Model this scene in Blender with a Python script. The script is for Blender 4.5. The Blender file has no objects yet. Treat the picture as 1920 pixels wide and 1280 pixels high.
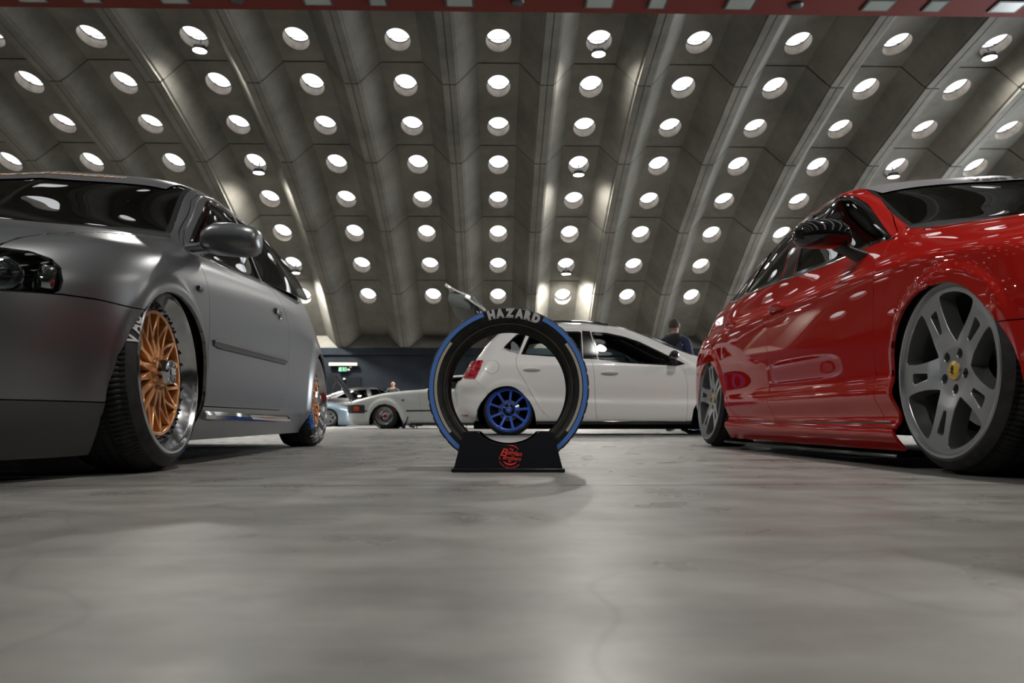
import bpy, bmesh, math, random
import numpy as np
from math import sin, cos, pi, sqrt, atan, atan2, hypot, radians, degrees, exp
from mathutils import Vector, Matrix
from mathutils.bvhtree import BVHTree
from mathutils.geometry import delaunay_2d_cdt

S = bpy.context.scene
COL = S.collection

# ------------------------------------------------------------------ camera
FPX = 1405.0
PITCH = atan(151 / FPX)
cd = bpy.data.cameras.new('camera')
cam = bpy.data.objects.new('camera', cd)
COL.objects.link(cam)
cd.sensor_width = 36.0
cd.lens = 36.0 * FPX / 1920
cd.clip_start = 0.02
cd.clip_end = 300
cam.location = (0, 0, 0.155)
cam.rotation_euler = (pi / 2 + PITCH, 0, 0)
cd.dof.use_dof = True
cd.dof.focus_distance = 2.75
cd.dof.aperture_fstop = 5.0
S.camera = cam

# ------------------------------------------------------------------ world, exposure
W = bpy.data.worlds.new('world')
S.world = W
W.use_nodes = True
W.node_tree.nodes['Background'].inputs[0].default_value = (0.75, 0.85, 1.0, 1)
W.node_tree.nodes['Background'].inputs[1].default_value = 0.02
S.view_settings.view_transform = 'Standard'
S.view_settings.look = 'None'
S.view_settings.exposure = 0.18
S.view_settings.gamma = 1.0
S.view_settings.use_curve_mapping = False
try:
    S.cycles.max_bounces = 8
    S.cycles.diffuse_bounces = 4
    S.cycles.glossy_bounces = 4
    S.cycles.transparent_max_bounces = 12
    S.cycles.transmission_bounces = 6
    S.cycles.sample_clamp_indirect = 4.0
    S.cycles.caustics_reflective = False
    S.cycles.caustics_refractive = False
except Exception:
    pass
PANE_E = 1.8          # daylight behind the frosted skylight panes
END_E = 16.0           # daylight in the glazed end wall
LAMP_W = 2400.0        # each hall floodlight

# ------------------------------------------------------------------ helpers
def link(o, parent=None):
    COL.objects.link(o)
    if parent is not None:
        o.parent = parent
    return o

def tag(o, label=None, cat=None, group=None, kind=None):
    if label: o['label'] = label
    if cat: o['category'] = cat
    if group: o['group'] = group
    if kind: o['kind'] = kind
    return o

def empty(name, loc=(0, 0, 0), rz=0.0, parent=None):
    o = bpy.data.objects.new(name, None)
    o.empty_display_size = 0.1
    link(o, parent)
    o.location = loc
    o.rotation_euler = (0, 0, rz)
    return o

def copy_tree(o, parent=None):
    c = o.copy()
    COL.objects.link(c)
    c.parent = parent
    for ch in list(o.children):
        copy_tree(ch, c)
    return c

class MB:
    """collects geometry, builds ONE mesh object"""
    def __init__(s):
        s.v = []; s.f = []; s.n = {}      # n: face index -> smooth flag
        s.mi = []; s.sm = []
    def add(s, vs, fs, mi=0, smooth=False):
        b = len(s.v)
        s.v += [tuple(v) for v in vs]
        for f in fs:
            s.f.append(tuple(b + i for i in f)); s.mi.append(mi); s.sm.append(smooth)
    def box(s, c, d, M=None, mi=0, bev=0.0):
        x, y, z = d[0] / 2, d[1] / 2, d[2] / 2
        if bev <= 0:
            vs = [(sx * x, sy * y, sz * z) for sx in (-1, 1) for sy in (-1, 1) for sz in (-1, 1)]
            fs = [(0, 1, 3, 2), (4, 6, 7, 5), (0, 4, 5, 1), (2, 3, 7, 6), (0, 2, 6, 4), (1, 5, 7, 3)]
        else:
            bm = bmesh.new()
            bmesh.ops.create_cube(bm, size=1.0)
            for v in bm.verts: v.co = Vector((v.co.x * d[0], v.co.y * d[1], v.co.z * d[2]))
            bmesh.ops.bevel(bm, geom=list(bm.edges), offset=bev, segments=2, profile=0.5, affect='EDGES')
            bm.verts.index_update()
            vs = [v.co.copy() for v in bm.verts]; fs = [tuple(v.index for v in f.verts) for f in bm.faces]
            bm.free()
        M = M if M is not None else Matrix.Identity(4)
        cc = Vector(c)
        s.add([cc + (M.to_3x3() @ Vector(v)) for v in vs], fs, mi, bev > 0)
    def hull_sections(s, secs, mi=0, smooth=True, caps=True, closed=True):
        """secs: list of rings (same count) -> skin"""
        n = len(secs[0]); vs = [p for r in secs for p in r]; fs = []
        for i in range(len(secs) - 1):
            for j in range(n if closed else n - 1):
                k = (j + 1) % n
                fs.append((i * n + j, i * n + k, (i + 1) * n + k, (i + 1) * n + j))
        if caps:
            fs.append(tuple(reversed(range(n)))); fs.append(tuple((len(secs) - 1) * n + j for j in range(n)))
        s.add(vs, fs, mi, smooth)
    def tube(s, pts, r, seg=8, mi=0, closed=False, caps=True, up=None, sx=1.0, sy=1.0):
        pts = [Vector(p) for p in pts]; n = len(pts); rings = []
        u = Vector(up) if up else None
        for i, p in enumerate(pts):
            a = pts[(i - 1) % n] if (i > 0 or closed) else p
            b = pts[(i + 1) % n] if (i < n - 1 or closed) else p
            t = (b - a).normalized()
            if u is None:
                u = Vector((0, 0, 1)) if abs(t.z) < 0.9 else Vector((1, 0, 0))
            w = t.cross(u).normalized(); uu = w.cross(t).normalized()
            if not up: u = uu
            rr = r[i] if hasattr(r, '__len__') else r
            rings.append([p + w * (cos(2 * pi * k / seg) * rr * sx) + uu * (sin(2 * pi * k / seg) * rr * sy) for k in range(seg)])
        if closed:
            rings.append(rings[0])
        s.hull_sections(rings, mi, True, caps and not closed)
    def lathe(s, prof, seg=48, axis='y', mi=0, a0=0.0, a1=2 * pi, smooth=True, mis=None):
        """prof: (r, h) pairs; axis y: circle in xz, h along y"""
        full = abs(a1 - a0 - 2 * pi) < 1e-6; m = len(prof)
        ns = seg if full else seg + 1
        vs = []
        for i in range(ns):
            a = a0 + (a1 - a0) * i / seg
            for r, h in prof:
                if axis == 'y': vs.append((r * cos(a), h, r * sin(a)))
                elif axis == 'z': vs.append((r * cos(a), r * sin(a), h))
                else: vs.append((h, r * cos(a), r * sin(a)))
        b = len(s.v)
        s.v += vs
        for i in range(seg):
            i2 = (i + 1) % ns
            for j in range(m - 1):
                q = (b + i * m + j, b + i2 * m + j, b + i2 * m + j + 1, b + i * m + j + 1)
                s.f.append(q); s.mi.append(mis[j] if mis else mi); s.sm.append(smooth)
    def mesh(s, name, mats=None):
        me = bpy.data.meshes.new(name)
        me.from_pydata([tuple(v) for v in s.v], [], s.f)
        me.polygons.foreach_set('material_index', s.mi)
        me.polygons.foreach_set('use_smooth', s.sm)
        if mats is not None:
            for m in (mats if isinstance(mats, (list, tuple)) else [mats]): me.materials.append(m)
        me.validate(); me.update()
        return me
    def build(s, name, mats=None, parent=None, weld=True):
        me = s.mesh(name, mats)
        bm = bmesh.new(); bm.from_mesh(me)
        if weld: bmesh.ops.remove_doubles(bm, verts=bm.verts, dist=1e-5)
        bmesh.ops.recalc_face_normals(bm, faces=bm.faces)
        bm.to_mesh(me); bm.free()
        o = bpy.data.objects.new(name, me)
        link(o, parent)
        return o

def autosmooth(o, ang=35):
    """mark edges sharper than ang, keep smooth shading elsewhere"""
    bm = bmesh.new(); bm.from_mesh(o.data)
    for f in bm.faces: f.smooth = True
    for e in bm.edges:
        if len(e.link_faces) == 2 and e.calc_face_angle(0) > radians(ang): e.smooth = False
    bm.to_mesh(o.data); bm.free()
    return o

def xform(o, M):
    o.data.transform(M); return o

# ------------------------------------------------------------------ materials
def mat(name, col=(0.5, 0.5, 0.5), rough=0.5, metal=0.0, coat=0.0, coat_r=0.03, spec=0.5, emit=None, es=1.0):
    m = bpy.data.materials.new(name); m.use_nodes = True
    b = m.node_tree.nodes['Principled BSDF']
    b.inputs['Base Color'].default_value = (*col, 1)
    b.inputs['Roughness'].default_value = rough
    b.inputs['Metallic'].default_value = metal
    b.inputs['Coat Weight'].default_value = coat
    b.inputs['Coat Roughness'].default_value = coat_r
    b.inputs['Specular IOR Level'].default_value = spec
    if emit:
        b.inputs['Emission Color'].default_value = (*emit, 1)
        b.inputs['Emission Strength'].default_value = es
    return m

def N(m, typ, **kw):
    n = m.node_tree.nodes.new(typ)
    for k, v in kw.items():
        if k in n.inputs: n.inputs[k].default_value = v
        else: setattr(n, k, v)
    return n
def L(m, a, b): m.node_tree.links.new(a, b)
def BS(m): return m.node_tree.nodes['Principled BSDF']

def noise_mix(m, c1, c2, scale=3.0, detail=8, lo=0.35, hi=0.65, stretch=(1, 1, 1), rough=0.6, coord='Object', target='Base Color'):
    tc = N(m, 'ShaderNodeTexCoord'); mp = N(m, 'ShaderNodeMapping')
    mp.inputs['Scale'].default_value = stretch
    L(m, tc.outputs[coord], mp.inputs[0])
    nz = N(m, 'ShaderNodeTexNoise'); nz.inputs['Scale'].default_value = scale; nz.inputs['Detail'].default_value = detail
    nz.inputs['Roughness'].default_value = rough
    L(m, mp.outputs[0], nz.inputs['Vector'])
    cr = N(m, 'ShaderNodeValToRGB')
    cr.color_ramp.elements[0].position = lo; cr.color_ramp.elements[1].position = hi
    cr.color_ramp.elements[0].color = (*c1, 1); cr.color_ramp.elements[1].color = (*c2, 1)
    L(m, nz.outputs['Fac'], cr.inputs[0])
    if target: L(m, cr.outputs[0], BS(m).inputs[target])
    return nz, cr, mp

def bump(m, src, strength=0.2, dist=0.01):
    b = N(m, 'ShaderNodeBump'); b.inputs['Strength'].default_value = strength; b.inputs['Distance'].default_value = dist
    L(m, src, b.inputs['Height']); L(m, b.outputs[0], BS(m).inputs['Normal']); return b

# ---- hall materials
M_CONC = mat('vault_concrete', (0.3, 0.29, 0.26), 0.75, spec=0.3)
_n, _c, _m = noise_mix(M_CONC, (0.058, 0.055, 0.046), (0.145, 0.138, 0.121), 0.5, 10, 0.3, 0.72, (1, 1, 1), 0.65)
bump(M_CONC, _n.outputs['Fac'], 0.25, 0.03)
M_JOINT = mat('joint_filler', (0.035, 0.033, 0.03), 0.9)
M_REVEAL = mat('reveal_plaster', (0.42, 0.38, 0.33), 0.7)
noise_mix(M_REVEAL, (0.22, 0.19, 0.155), (0.34, 0.305, 0.265), 4.0, 6)
M_PANE = mat('skylight_pane', (0.8, 0.8, 0.8), 0.4, emit=(0.93, 0.96, 1.0), es=PANE_E)
M_DARKMETAL = mat('dark_metal', (0.03, 0.03, 0.032), 0.45, 0.6)
M_REDCEIL = mat('red_ceiling_paint', (0.085, 0.013, 0.010), 0.7, spec=0.1)
M_LAMP = mat('lamp_glow', (1, 1, 1), 0.4, emit=(1.0, 0.97, 0.88), es=60.0)
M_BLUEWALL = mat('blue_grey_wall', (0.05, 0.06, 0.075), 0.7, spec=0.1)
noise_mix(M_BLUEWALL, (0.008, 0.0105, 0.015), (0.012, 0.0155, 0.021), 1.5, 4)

# floor
M_FLOOR = mat('floor_concrete', (0.2, 0.2, 0.19), 0.35, spec=0.5)
_n, _c, _m = noise_mix(M_FLOOR, (0.19, 0.186, 0.173), (0.36, 0.352, 0.332), 1.6, 12, 0.30, 0.72, (1, 1.0, 1), 0.68)
_n2 = N(M_FLOOR, 'ShaderNodeTexNoise'); _n2.inputs['Scale'].default_value = 4.5; _n2.inputs['Detail'].default_value = 8
L(M_FLOOR, _m.outputs[0], _n2.inputs['Vector'])
_r2 = N(M_FLOOR, 'ShaderNodeValToRGB')
_r2.color_ramp.elements[0].position = 0.33; _r2.color_ramp.elements[0].color = (0.24, 0.24, 0.24, 1)
_r2.color_ramp.elements[1].position = 0.68; _r2.color_ramp.elements[1].color = (0.50, 0.50, 0.50, 1)
L(M_FLOOR, _n2.outputs['Fac'], _r2.inputs[0]); L(M_FLOOR, _r2.outputs[0], BS(M_FLOOR).inputs['Roughness'])
# scuffs: thin dark scratches
_w = N(M_FLOOR, 'ShaderNodeTexVoronoi'); _w.feature = 'DISTANCE_TO_EDGE'; _w.inputs['Scale'].default_value = 0.9
_wm = N(M_FLOOR, 'ShaderNodeMapping'); _wm.inputs['Scale'].default_value = (1.0, 0.5, 1)
_wn = N(M_FLOOR, 'ShaderNodeTexNoise'); _wn.inputs['Scale'].default_value = 1.3
_mx = N(M_FLOOR, 'ShaderNodeVectorMath'); _mx.operation = 'ADD'
L(M_FLOOR, _m.outputs[0], _wm.inputs[0]); L(M_FLOOR, _wm.outputs[0], _mx.inputs[0]); L(M_FLOOR, _wn.outputs['Color'], _mx.inputs[1])
L(M_FLOOR, _m.outputs[0], _wn.inputs['Vector']); L(M_FLOOR, _mx.outputs[0], _w.inputs['Vector'])
_wr = N(M_FLOOR, 'ShaderNodeValToRGB')
_wr.color_ramp.elements[0].position = 0.0; _wr.color_ramp.elements[0].color = (0.75, 0.75, 0.75, 1)
_wr.color_ramp.elements[1].position = 0.005; _wr.color_ramp.elements[1].color = (1, 1, 1, 1)
L(M_FLOOR, _w.outputs['Distance'], _wr.inputs[0])
_n3 = N(M_FLOOR, 'ShaderNodeTexNoise'); _n3.inputs['Scale'].default_value = 7.0; _n3.inputs['Detail'].default_value = 10; _n3.inputs['Roughness'].default_value = 0.7
_m3 = N(M_FLOOR, 'ShaderNodeMapping'); _m3.inputs['Scale'].default_value = (0.45, 1.3, 1); _m3.inputs['Rotation'].default_value = (0, 0, 0.15)
L(M_FLOOR, _m.outputs[0], _m3.inputs[0]); L(M_FLOOR, _m3.outputs[0], _n3.inputs['Vector'])
_r3 = N(M_FLOOR, 'ShaderNodeValToRGB')
_r3.color_ramp.elements[0].position = 0.28; _r3.color_ramp.elements[0].color = (0.62, 0.62, 0.62, 1)
_r3.color_ramp.elements[1].position = 0.66; _r3.color_ramp.elements[1].color = (1, 1, 1, 1)
L(M_FLOOR, _n3.outputs['Fac'], _r3.inputs[0])
_m4 = N(M_FLOOR, 'ShaderNodeMix'); _m4.data_type = 'RGBA'; _m4.blend_type = 'MULTIPLY'; _m4.inputs[0].default_value = 1.0
_mm = N(M_FLOOR, 'ShaderNodeMix'); _mm.data_type = 'RGBA'; _mm.blend_type = 'MULTIPLY'; _mm.inputs[0].default_value = 0.8
L(M_FLOOR, _c.outputs[0], _mm.inputs[6]); L(M_FLOOR, _wr.outputs[0], _mm.inputs[7])
L(M_FLOOR, _mm.outputs[2], _m4.inputs[6]); L(M_FLOOR, _r3.outputs[0], _m4.inputs[7])
L(M_FLOOR, _m4.outputs[2], BS(M_FLOOR).inputs['Base Color'])
bump(M_FLOOR, _n2.outputs['Fac'], 0.12, 0.006)

# ---- general
M_RUBBER = mat('tyre_rubber', (0.022, 0.022, 0.023), 0.62, spec=0.35)
_n, _c, _m = noise_mix(M_RUBBER, (0.016, 0.016, 0.017), (0.032, 0.032, 0.033), 30, 3)
M_BLACK = mat('black_plastic', (0.018, 0.018, 0.019), 0.5)
M_GLOSSBLACK = mat('gloss_black', (0.008, 0.008, 0.009), 0.08, coat=1.0)
M_VOID = mat('inner_dark', (0.012, 0.012, 0.013), 0.8, spec=0.2)
M_CHROME = mat('chrome', (0.72, 0.73, 0.75), 0.08, 1.0)
M_POLISH = mat('polished_lip', (0.60, 0.60, 0.61), 0.16, 1.0)
M_SILVER = mat('silver_wheel_paint', (0.36, 0.37, 0.38), 0.32, 0.75, coat=0.6, coat_r=0.1)
M_BRONZE = mat('bronze_wheel', (0.66, 0.29, 0.10), 0.28, 0.45, coat=0.6)
M_BLUEW = mat('blue_wheel_paint', (0.035, 0.12, 0.58), 0.3, 0.2, coat=0.8)
M_WHITEPRINT = mat('white_print', (0.62, 0.62, 0.62), 0.6)
M_BLUEPRINT = mat('blue_print', (0.03, 0.16, 0.55), 0.6)
M_CREAMPRINT = mat('cream_print', (0.68, 0.64, 0.54), 0.6)
M_REDPRINT = mat('red_print', (0.80, 0.045, 0.03), 0.6)
M_YELLOW = mat('yellow_badge', (0.72, 0.46, 0.02), 0.3, coat=0.8)
M_ROTOR = mat('brake_rotor', (0.35, 0.34, 0.33), 0.35, 0.9)
M_SEAT = mat('seat_fabric', (0.03, 0.03, 0.032), 0.85)
M_HEADLINER = mat('headliner', (0.05, 0.055, 0.055), 0.9)
def glass(name, tint, refl=1.0):
    m = bpy.data.materials.new(name); m.use_nodes = True
    nt = m.node_tree; nt.nodes.clear()
    out = nt.nodes.new('ShaderNodeOutputMaterial'); mx = nt.nodes.new('ShaderNodeMixShader')
    tr = nt.nodes.new('ShaderNodeBsdfTransparent'); gl = nt.nodes.new('ShaderNodeBsdfGlossy'); fr = nt.nodes.new('ShaderNodeFresnel')
    tr.inputs[0].default_value = (*tint, 1); gl.inputs['Roughness'].default_value = 0.0
    gl.inputs[0].default_value = (refl, refl, refl, 1)
    fr.inputs['IOR'].default_value = 1.52
    nt.links.new(fr.outputs[0], mx.inputs[0]); nt.links.new(tr.outputs[0], mx.inputs[1]); nt.links.new(gl.outputs[0], mx.inputs[2])
    nt.links.new(mx.outputs[0], out.inputs[0])
    return m
M_GLASS_DARK = glass('tinted_glass', (0.05, 0.055, 0.055))
M_GLASS_MID = glass('light_tint_glass', (0.62, 0.68, 0.66))
M_GLASS_CLEAR = glass('clear_glass', (0.80, 0.86, 0.84))
# ================================================================== THE HALL
YAW = radians(1.08)
RY, RZ, RR = 12.352, -23.839, 35.372     # centre and radius of the vault (on the recessed panels)
BAY = 2.8
PITCH_A = radians(3.07)
ROW0 = radians(56.27)
def hall(x, y, z):
    c, s = cos(YAW), sin(YAW)
    return (c * x - s * y, s * x + c * y, z)
def arc(x, a, n, side=1):
    """point on the vault; a = angle above horizontal, n = offset outwards, side -1 mirrors behind the camera"""
    r = RR + n
    return hall(x, RY + side * r * cos(a), RZ + r * sin(a))

FW = 0.20; PW = 0.60; DEP = 0.77         # half flange, half panel, depth of the coffers
joints = [ROW0 - PITCH_A * 1.36, ROW0 + PITCH_A * 0.5, ROW0 + PITCH_A * 2.5, ROW0 + PITCH_A * 4.5, ROW0 + PITCH_A * 6.5, ROW0 + PITCH_A * 8.5, radians(90)]
COLS = range(-8, 9)
HA, HB, HT = 0.355, 0.47, 0.30            # hole half-axes and reveal depth

def seg_pt(x, a0, a1, t, n, side):
    """straight segment between two joint angles (chord)"""
    p = Vector(arc(x, a0, n, side)); q = Vector(arc(x, a1, n, side))
    return p.lerp(q, t)

# panel with two elliptical holes: triangulated once per segment in (x, t)
def panel_tris(L_, holes):
    pts = []; edges = []
    nx = 4; nt = 14
    border = [(-PW + 2 * PW * i / nx, 0) for i in range(nx)] + [(PW, L_ * i / nt) for i in range(nt)] + \
             [(PW - 2 * PW * i / nx, L_) for i in range(nx)] + [(-PW, L_ - L_ * i / nt) for i in range(nt)]
    loops = [border]
    for hc in holes:
        loops.append([(HA * cos(2 * pi * k / 28), hc + HB * sin(2 * pi * k / 28)) for k in range(28)])
    for lp in loops:
        b = len(pts); pts += lp; n = len(lp)
        edges += [(b + i, b + (i + 1) % n) for i in range(n)]
    vs, es, fs, *_ = delaunay_2d_cdt([Vector(p) for p in pts], edges, [], 0, 1e-5)
    good = []
    for f in fs:
        cx = sum(vs[i].x for i in f) / 3; cy = sum(vs[i].y for i in f) / 3
        if any((cx / HA) ** 2 + ((cy - h) / HB) ** 2 < 0.999 for h in holes): continue
        good.append(tuple(f))
    return vs, good

vault = MB(); joint = MB(); reveal = MB(); sky_frames = []
holes_list = []
for side in (1, -1):
    for si in range(len(joints) - 1):
        a0, a1 = joints[si], joints[si + 1]
        p0 = Vector(arc(0, a0, DEP, side)); p1 = Vector(arc(0, a1, DEP, side))
        # arc() radius RR is the panel plane: flange is at n = -DEP
        Lp = (Vector(arc(0, a0, 0, side)) - Vector(arc(0, a1, 0, side))).length
        hs = []
        for ra in [ROW0 + PITCH_A * k for k in range(11)]:
            if a0 < ra < a1 and si < 6: hs.append((ra - a0) / (a1 - a0) * Lp)
        vs, fs = panel_tris(Lp, hs)
        t0, t1 = 0.006, 0.994
        for c in COLS:
            X = c * BAY
            vault.add([seg_pt(X + v.x, a0, a1, t0 + (t1 - t0) * v.y / Lp, 0, side) for v in vs], fs)
            # slopes and flanges: small ledge near the flange
            for sg in (-1, 1):
                prof = [(PW, 0.0), (1.13, -0.68), (1.4 - FW - .01, -0.71), (1.4 - FW, -DEP), (1.4 - 0.012, -DEP)]
                nt = 6
                g = [[seg_pt(X + sg * px, a0, a1, t0 + (t1 - t0) * k / nt, pn, side) for px, pn in prof] for k in range(nt + 1)]
                flat = [p for r in g for p in r]; m = len(prof)
                vault.add(flat, [(k * m + j, k * m + j + 1, (k + 1) * m + j + 1, (k + 1) * m + j) for k in range(nt) for j in range(m - 1)])
            # joint filler strips, set back
            tj0, tj1 = -0.02, 0.02
            for (xa, na), (xb, nb) in [((-PW, 0), (PW, 0)), ((PW, 0), (1.13, -0.68)), ((1.13, -0.68), (1.4, -DEP)), ((-PW, 0), (-1.13, -0.68)), ((-1.13, -0.68), (-1.4, -DEP))]:
                vs4 = [seg_pt(X + xx, a0, a1, tt, nn + 0.03, side) for xx, nn, tt in ((xa, na, tj0), (xb, nb, tj0), (xb, nb, tj1), (xa, na, tj1))]
                joint.add(vs4, [(0, 1, 2, 3)])
            # filler between bays
            joint.add([seg_pt(X + 1.4 + dx, a0, a1, tt, -DEP + 0.02, side) for dx, tt in ((-0.04, -.01), (0.04, -.01), (0.04, 1.01), (-0.04, 1.01))], [(0, 1, 2, 3)])
            for h in hs:
                tt = h / Lp
                P_ = seg_pt(X, a0, a1, t0 + (t1 - t0) * tt, 0, side)
                du = (seg_pt(X, a0, a1, 1, 0, side) - seg_pt(X, a0, a1, 0, 0, side)).normalized()
                dx_ = Vector(hall(1, 0, 0)); dn = dx_.cross(du).normalized()
                if dn.z < 0: dn = -dn
                k_ = 28
                r0 = [P_ + dx_ * HA * cos(2 * pi * k / k_) + du * HB * sin(2 * pi * k / k_) for k in range(k_)]
                r1 = [p + dn * HT for p in r0]
                reveal.hull_sections([r0, r1], smooth=True, caps=False)
                holes_list.append((side, c, round((joints[si] + (joints[si + 1] - joints[si]) * tt - ROW0) / PITCH_A), P_ + dn * HT, dx_, du, dn))
# foot of the vault: closing sill of each coffer
for side in (1, -1):
    a0 = joints[0]
    for c in COLS:
        X = c * BAY
        pts = [arc(X - 1.4, a0, -DEP, side), arc(X - 1.13, a0, -0.68, side), arc(X - PW, a0, 0.0, side), arc(X + PW, a0, 0, side), arc(X + 1.13, a0, -0.68, side), arc(X + 1.4, a0, -DEP, side)]
        zf = arc(X, a0, -DEP, side)
        yb = Vector(arc(X - 1.4, a0, -DEP - 0.02, side))
        low = []
        for xx in (-1.4, -1.13, -PW, PW, 1.13, 1.4):
            low.append(arc(X + xx, a0, -DEP - 0.01, side))
        vault.add(list(pts) + low, [(i, i + 1, 7 + i, 6 + i) for i in range(5)])
ceiling = vault.build('ceiling', M_CONC)
tag(ceiling, 'ribbed concrete barrel vault with coffers pierced by rows of oval holes', 'ceiling', kind='structure')
oj = joint.build('joint', M_JOINT, ceiling); orv = reveal.build('reveal', M_REVEAL, ceiling)
ORD = ['topmost', 'second', 'third', 'fourth', 'fifth', 'sixth', 'seventh', 'eighth', 'ninth', 'tenth', 'eleventh']

# window: frosted pane + slim frame bar near its lower edge
def window_meshes():
    m = MB(); k_ = 28
    m.add([(HA * 1.0 * cos(2 * pi * k / k_), HB * 1.0 * sin(2 * pi * k / k_), 0) for k in range(k_)], [tuple(range(k_))])
    pane = m.mesh('pane', M_PANE)
    f = MB()
    f.tube([(HA * 0.98 * cos(2 * pi * k / k_), HB * 0.98 * sin(2 * pi * k / k_), -0.012) for k in range(k_)], 0.012, 6, closed=True)
    f.tube([(HA * 0.72 * t, -HB * 0.60 - 0.03 * (1 - t * t), -0.02) for t in [-1, -.75, -.5, -.25, 0, .25, .5, .75, 1]], 0.010, 6)
    fr = f.mesh('frame', M_DARKMETAL)
    return pane, fr
wp, wf = window_meshes()
n = 0
for side, c, r, P_, dx_, du, dn in holes_list:
    n += 1
    o = bpy.data.objects.new('window_%d' % n, wp); link(o)
    R3 = Matrix((dx_, du * 1.0, dn)).transposed()
    o.matrix_world = Matrix.Translation(P_) @ R3.to_4x4()
    if side == 1:
        lb = 'oval skylight in the vault, %s of column %s %s the centre, counted up from the foot' % (
            ORD[r] if r else 'lowest', 'at' if c == 0 else ('one two three four five six seven eight'.split()[abs(c) - 1]), '' if c == 0 else ('left of' if c < 0 else 'right of'))
        lb = lb.replace('topmost', 'first').replace('column at  the centre', 'the centre column')
    else:
        lb = 'oval skylight in the vault half behind the camera'
        o['group'] = 'skylights behind the camera'
    tag(o, lb, 'window', kind='structure')
    if side == 1: f = bpy.data.objects.new('frame', wf); link(f, o)

# red suspended ceiling strip at the crown
rc = MB()
Y1 = 17.15; Y0 = 2 * RY - Y1
def hb(m, x0, x1, y0, y1, z0, z1, mi=0):
    vs = [hall(x, y, z) for x in (x0, x1) for y in (y0, y1) for z in (z0, z1)]
    m.add(vs, [(0, 1, 3, 2), (4, 6, 7, 5), (0, 4, 5, 1), (2, 3, 7, 6), (0, 2, 6, 4), (1, 5, 7, 3)], mi)
hb(rc, -25, 25, Y1 - 1.5, Y1, 10.0, 10.25)
red = tag(rc.build('ceiling_strip', M_REDCEIL), 'dark red suspended ceiling strip along the crown of the vault', 'ceiling strip', kind='structure')
M_FIXT = mat('unlit_fixture_glass', (0.16, 0.18, 0.17), 0.25)
ns = 0
def strip_fixture(px, wpx, depth, kindn, lab):
    D = 1405 * (10.0 - .155) / 1.0
    # x at the strip's front edge, s there about 76 px per metre
    x = (px - 960) / 76.0; w = wpx / 76.0
    m = MB(); hb(m, x - w / 2, x + w / 2, Y1 - 0.75, Y1 - 0.25, 9.965, 10.0)
    fx = m.build(kindn, M_DARKMETAL)
    g = MB(); hb(g, x - w / 2 + .05, x + w / 2 - .05, Y1 - 0.70, Y1 - 0.30, 9.96, 9.966); g.build('diffuser', M_FIXT, fx)
    tag(fx, lab, 'ceiling light', 'unlit panels in the red ceiling strip')
where = {235: 'far left small', 383: 'left large', 637: 'large, above the dark hatchback', 744: 'small, left of centre', 890: 'large, at the centre', 1141: 'large, right of centre', 1245: 'small, right of centre', 1394: 'large, above the red saloon nose side', 1645: 'large, right', 1748: 'small, right', 1880: 'large, far right', 130: 'large, far left'}
for px in (130, 383, 637, 890, 1141, 1394, 1645, 1880): strip_fixture(px, 52, .5, 'ceiling_light', 'unlit dark panel light in the red ceiling strip, ' + where[px])
for px in (235, 744, 1245, 1748): strip_fixture(px, 34, .5, 'ceiling_light', 'unlit dark panel light in the red ceiling strip, ' + where[px])
for px, w_ in ((494, 'left'), (994, 'central'), (1497, 'right')):
    m = MB(); x = (px - 960) / 76.0; b = hall(x, Y1 - 0.45, 9.93)
    m.lathe([(0, .02), (0.09, .0), (0.16, .03), (0.17, .08)], 20, 'z')
    o = m.build('smoke_detector', M_DARKMETAL); o.location = b
    tag(o, 'small dark round detector under the red ceiling strip, %s one' % w_, 'detector')

# floodlights under some of the holes
def lamp(c, r, side):
    a = ROW0 + PITCH_A * r - 0.010
    P_ = Vector(arc(c * BAY + 0.03, a, -0.14, side))
    e = empty('floodlight', P_)
    m = MB(); m.lathe([(0.0, .16), (.12, .15), (.17, .10), (.19, .0), (.185, -.03)], 24, 'z')
    m.build('housing', M_DARKMETAL, e)
    g = MB(); g.lathe([(0.0, -.012), (.18, -.012)], 24, 'z'); g.build('lens', M_LAMP, e)
    b = MB(); b.tube([(0, 0, .14), (0, side * 0.06, .34)], 0.02, 6); b.build('bracket', M_DARKMETAL, e)
    ld = bpy.data.lights.new('flood', 'SPOT'); ld.energy = LAMP_W * ((2.2 if r == 1 else 1.0) if side == 1 else .6); ld.spot_size = radians(150); ld.spot_blend = 0.5
    ld.shadow_soft_size = 0.17; ld.color = (1.0, 0.965, 0.90)
    lo = bpy.data.objects.new('flood_beam', ld); link(lo, e); lo.location = (0, 0, -0.05)
    if side == 1:
        tag(e, 'bright round floodlight hanging below the %s hole of the column %s the centre' % ({7: 'eighth', 4: 'fifth', 1: 'second'}[r], {-7: 'seven left of', -3: 'three left of', 1: 'one right of', 5: 'five right of'}[c]), 'floodlight', 'hall floodlights')
    else:
        tag(e, 'round floodlight in the vault half behind the camera', 'floodlight', 'floodlights behind the camera')
for c in (-7, -3, 1, 5):
    for r in (7, 4, 1):
        lamp(c, r, 1)
    lamp(c, 5, -1)

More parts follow.
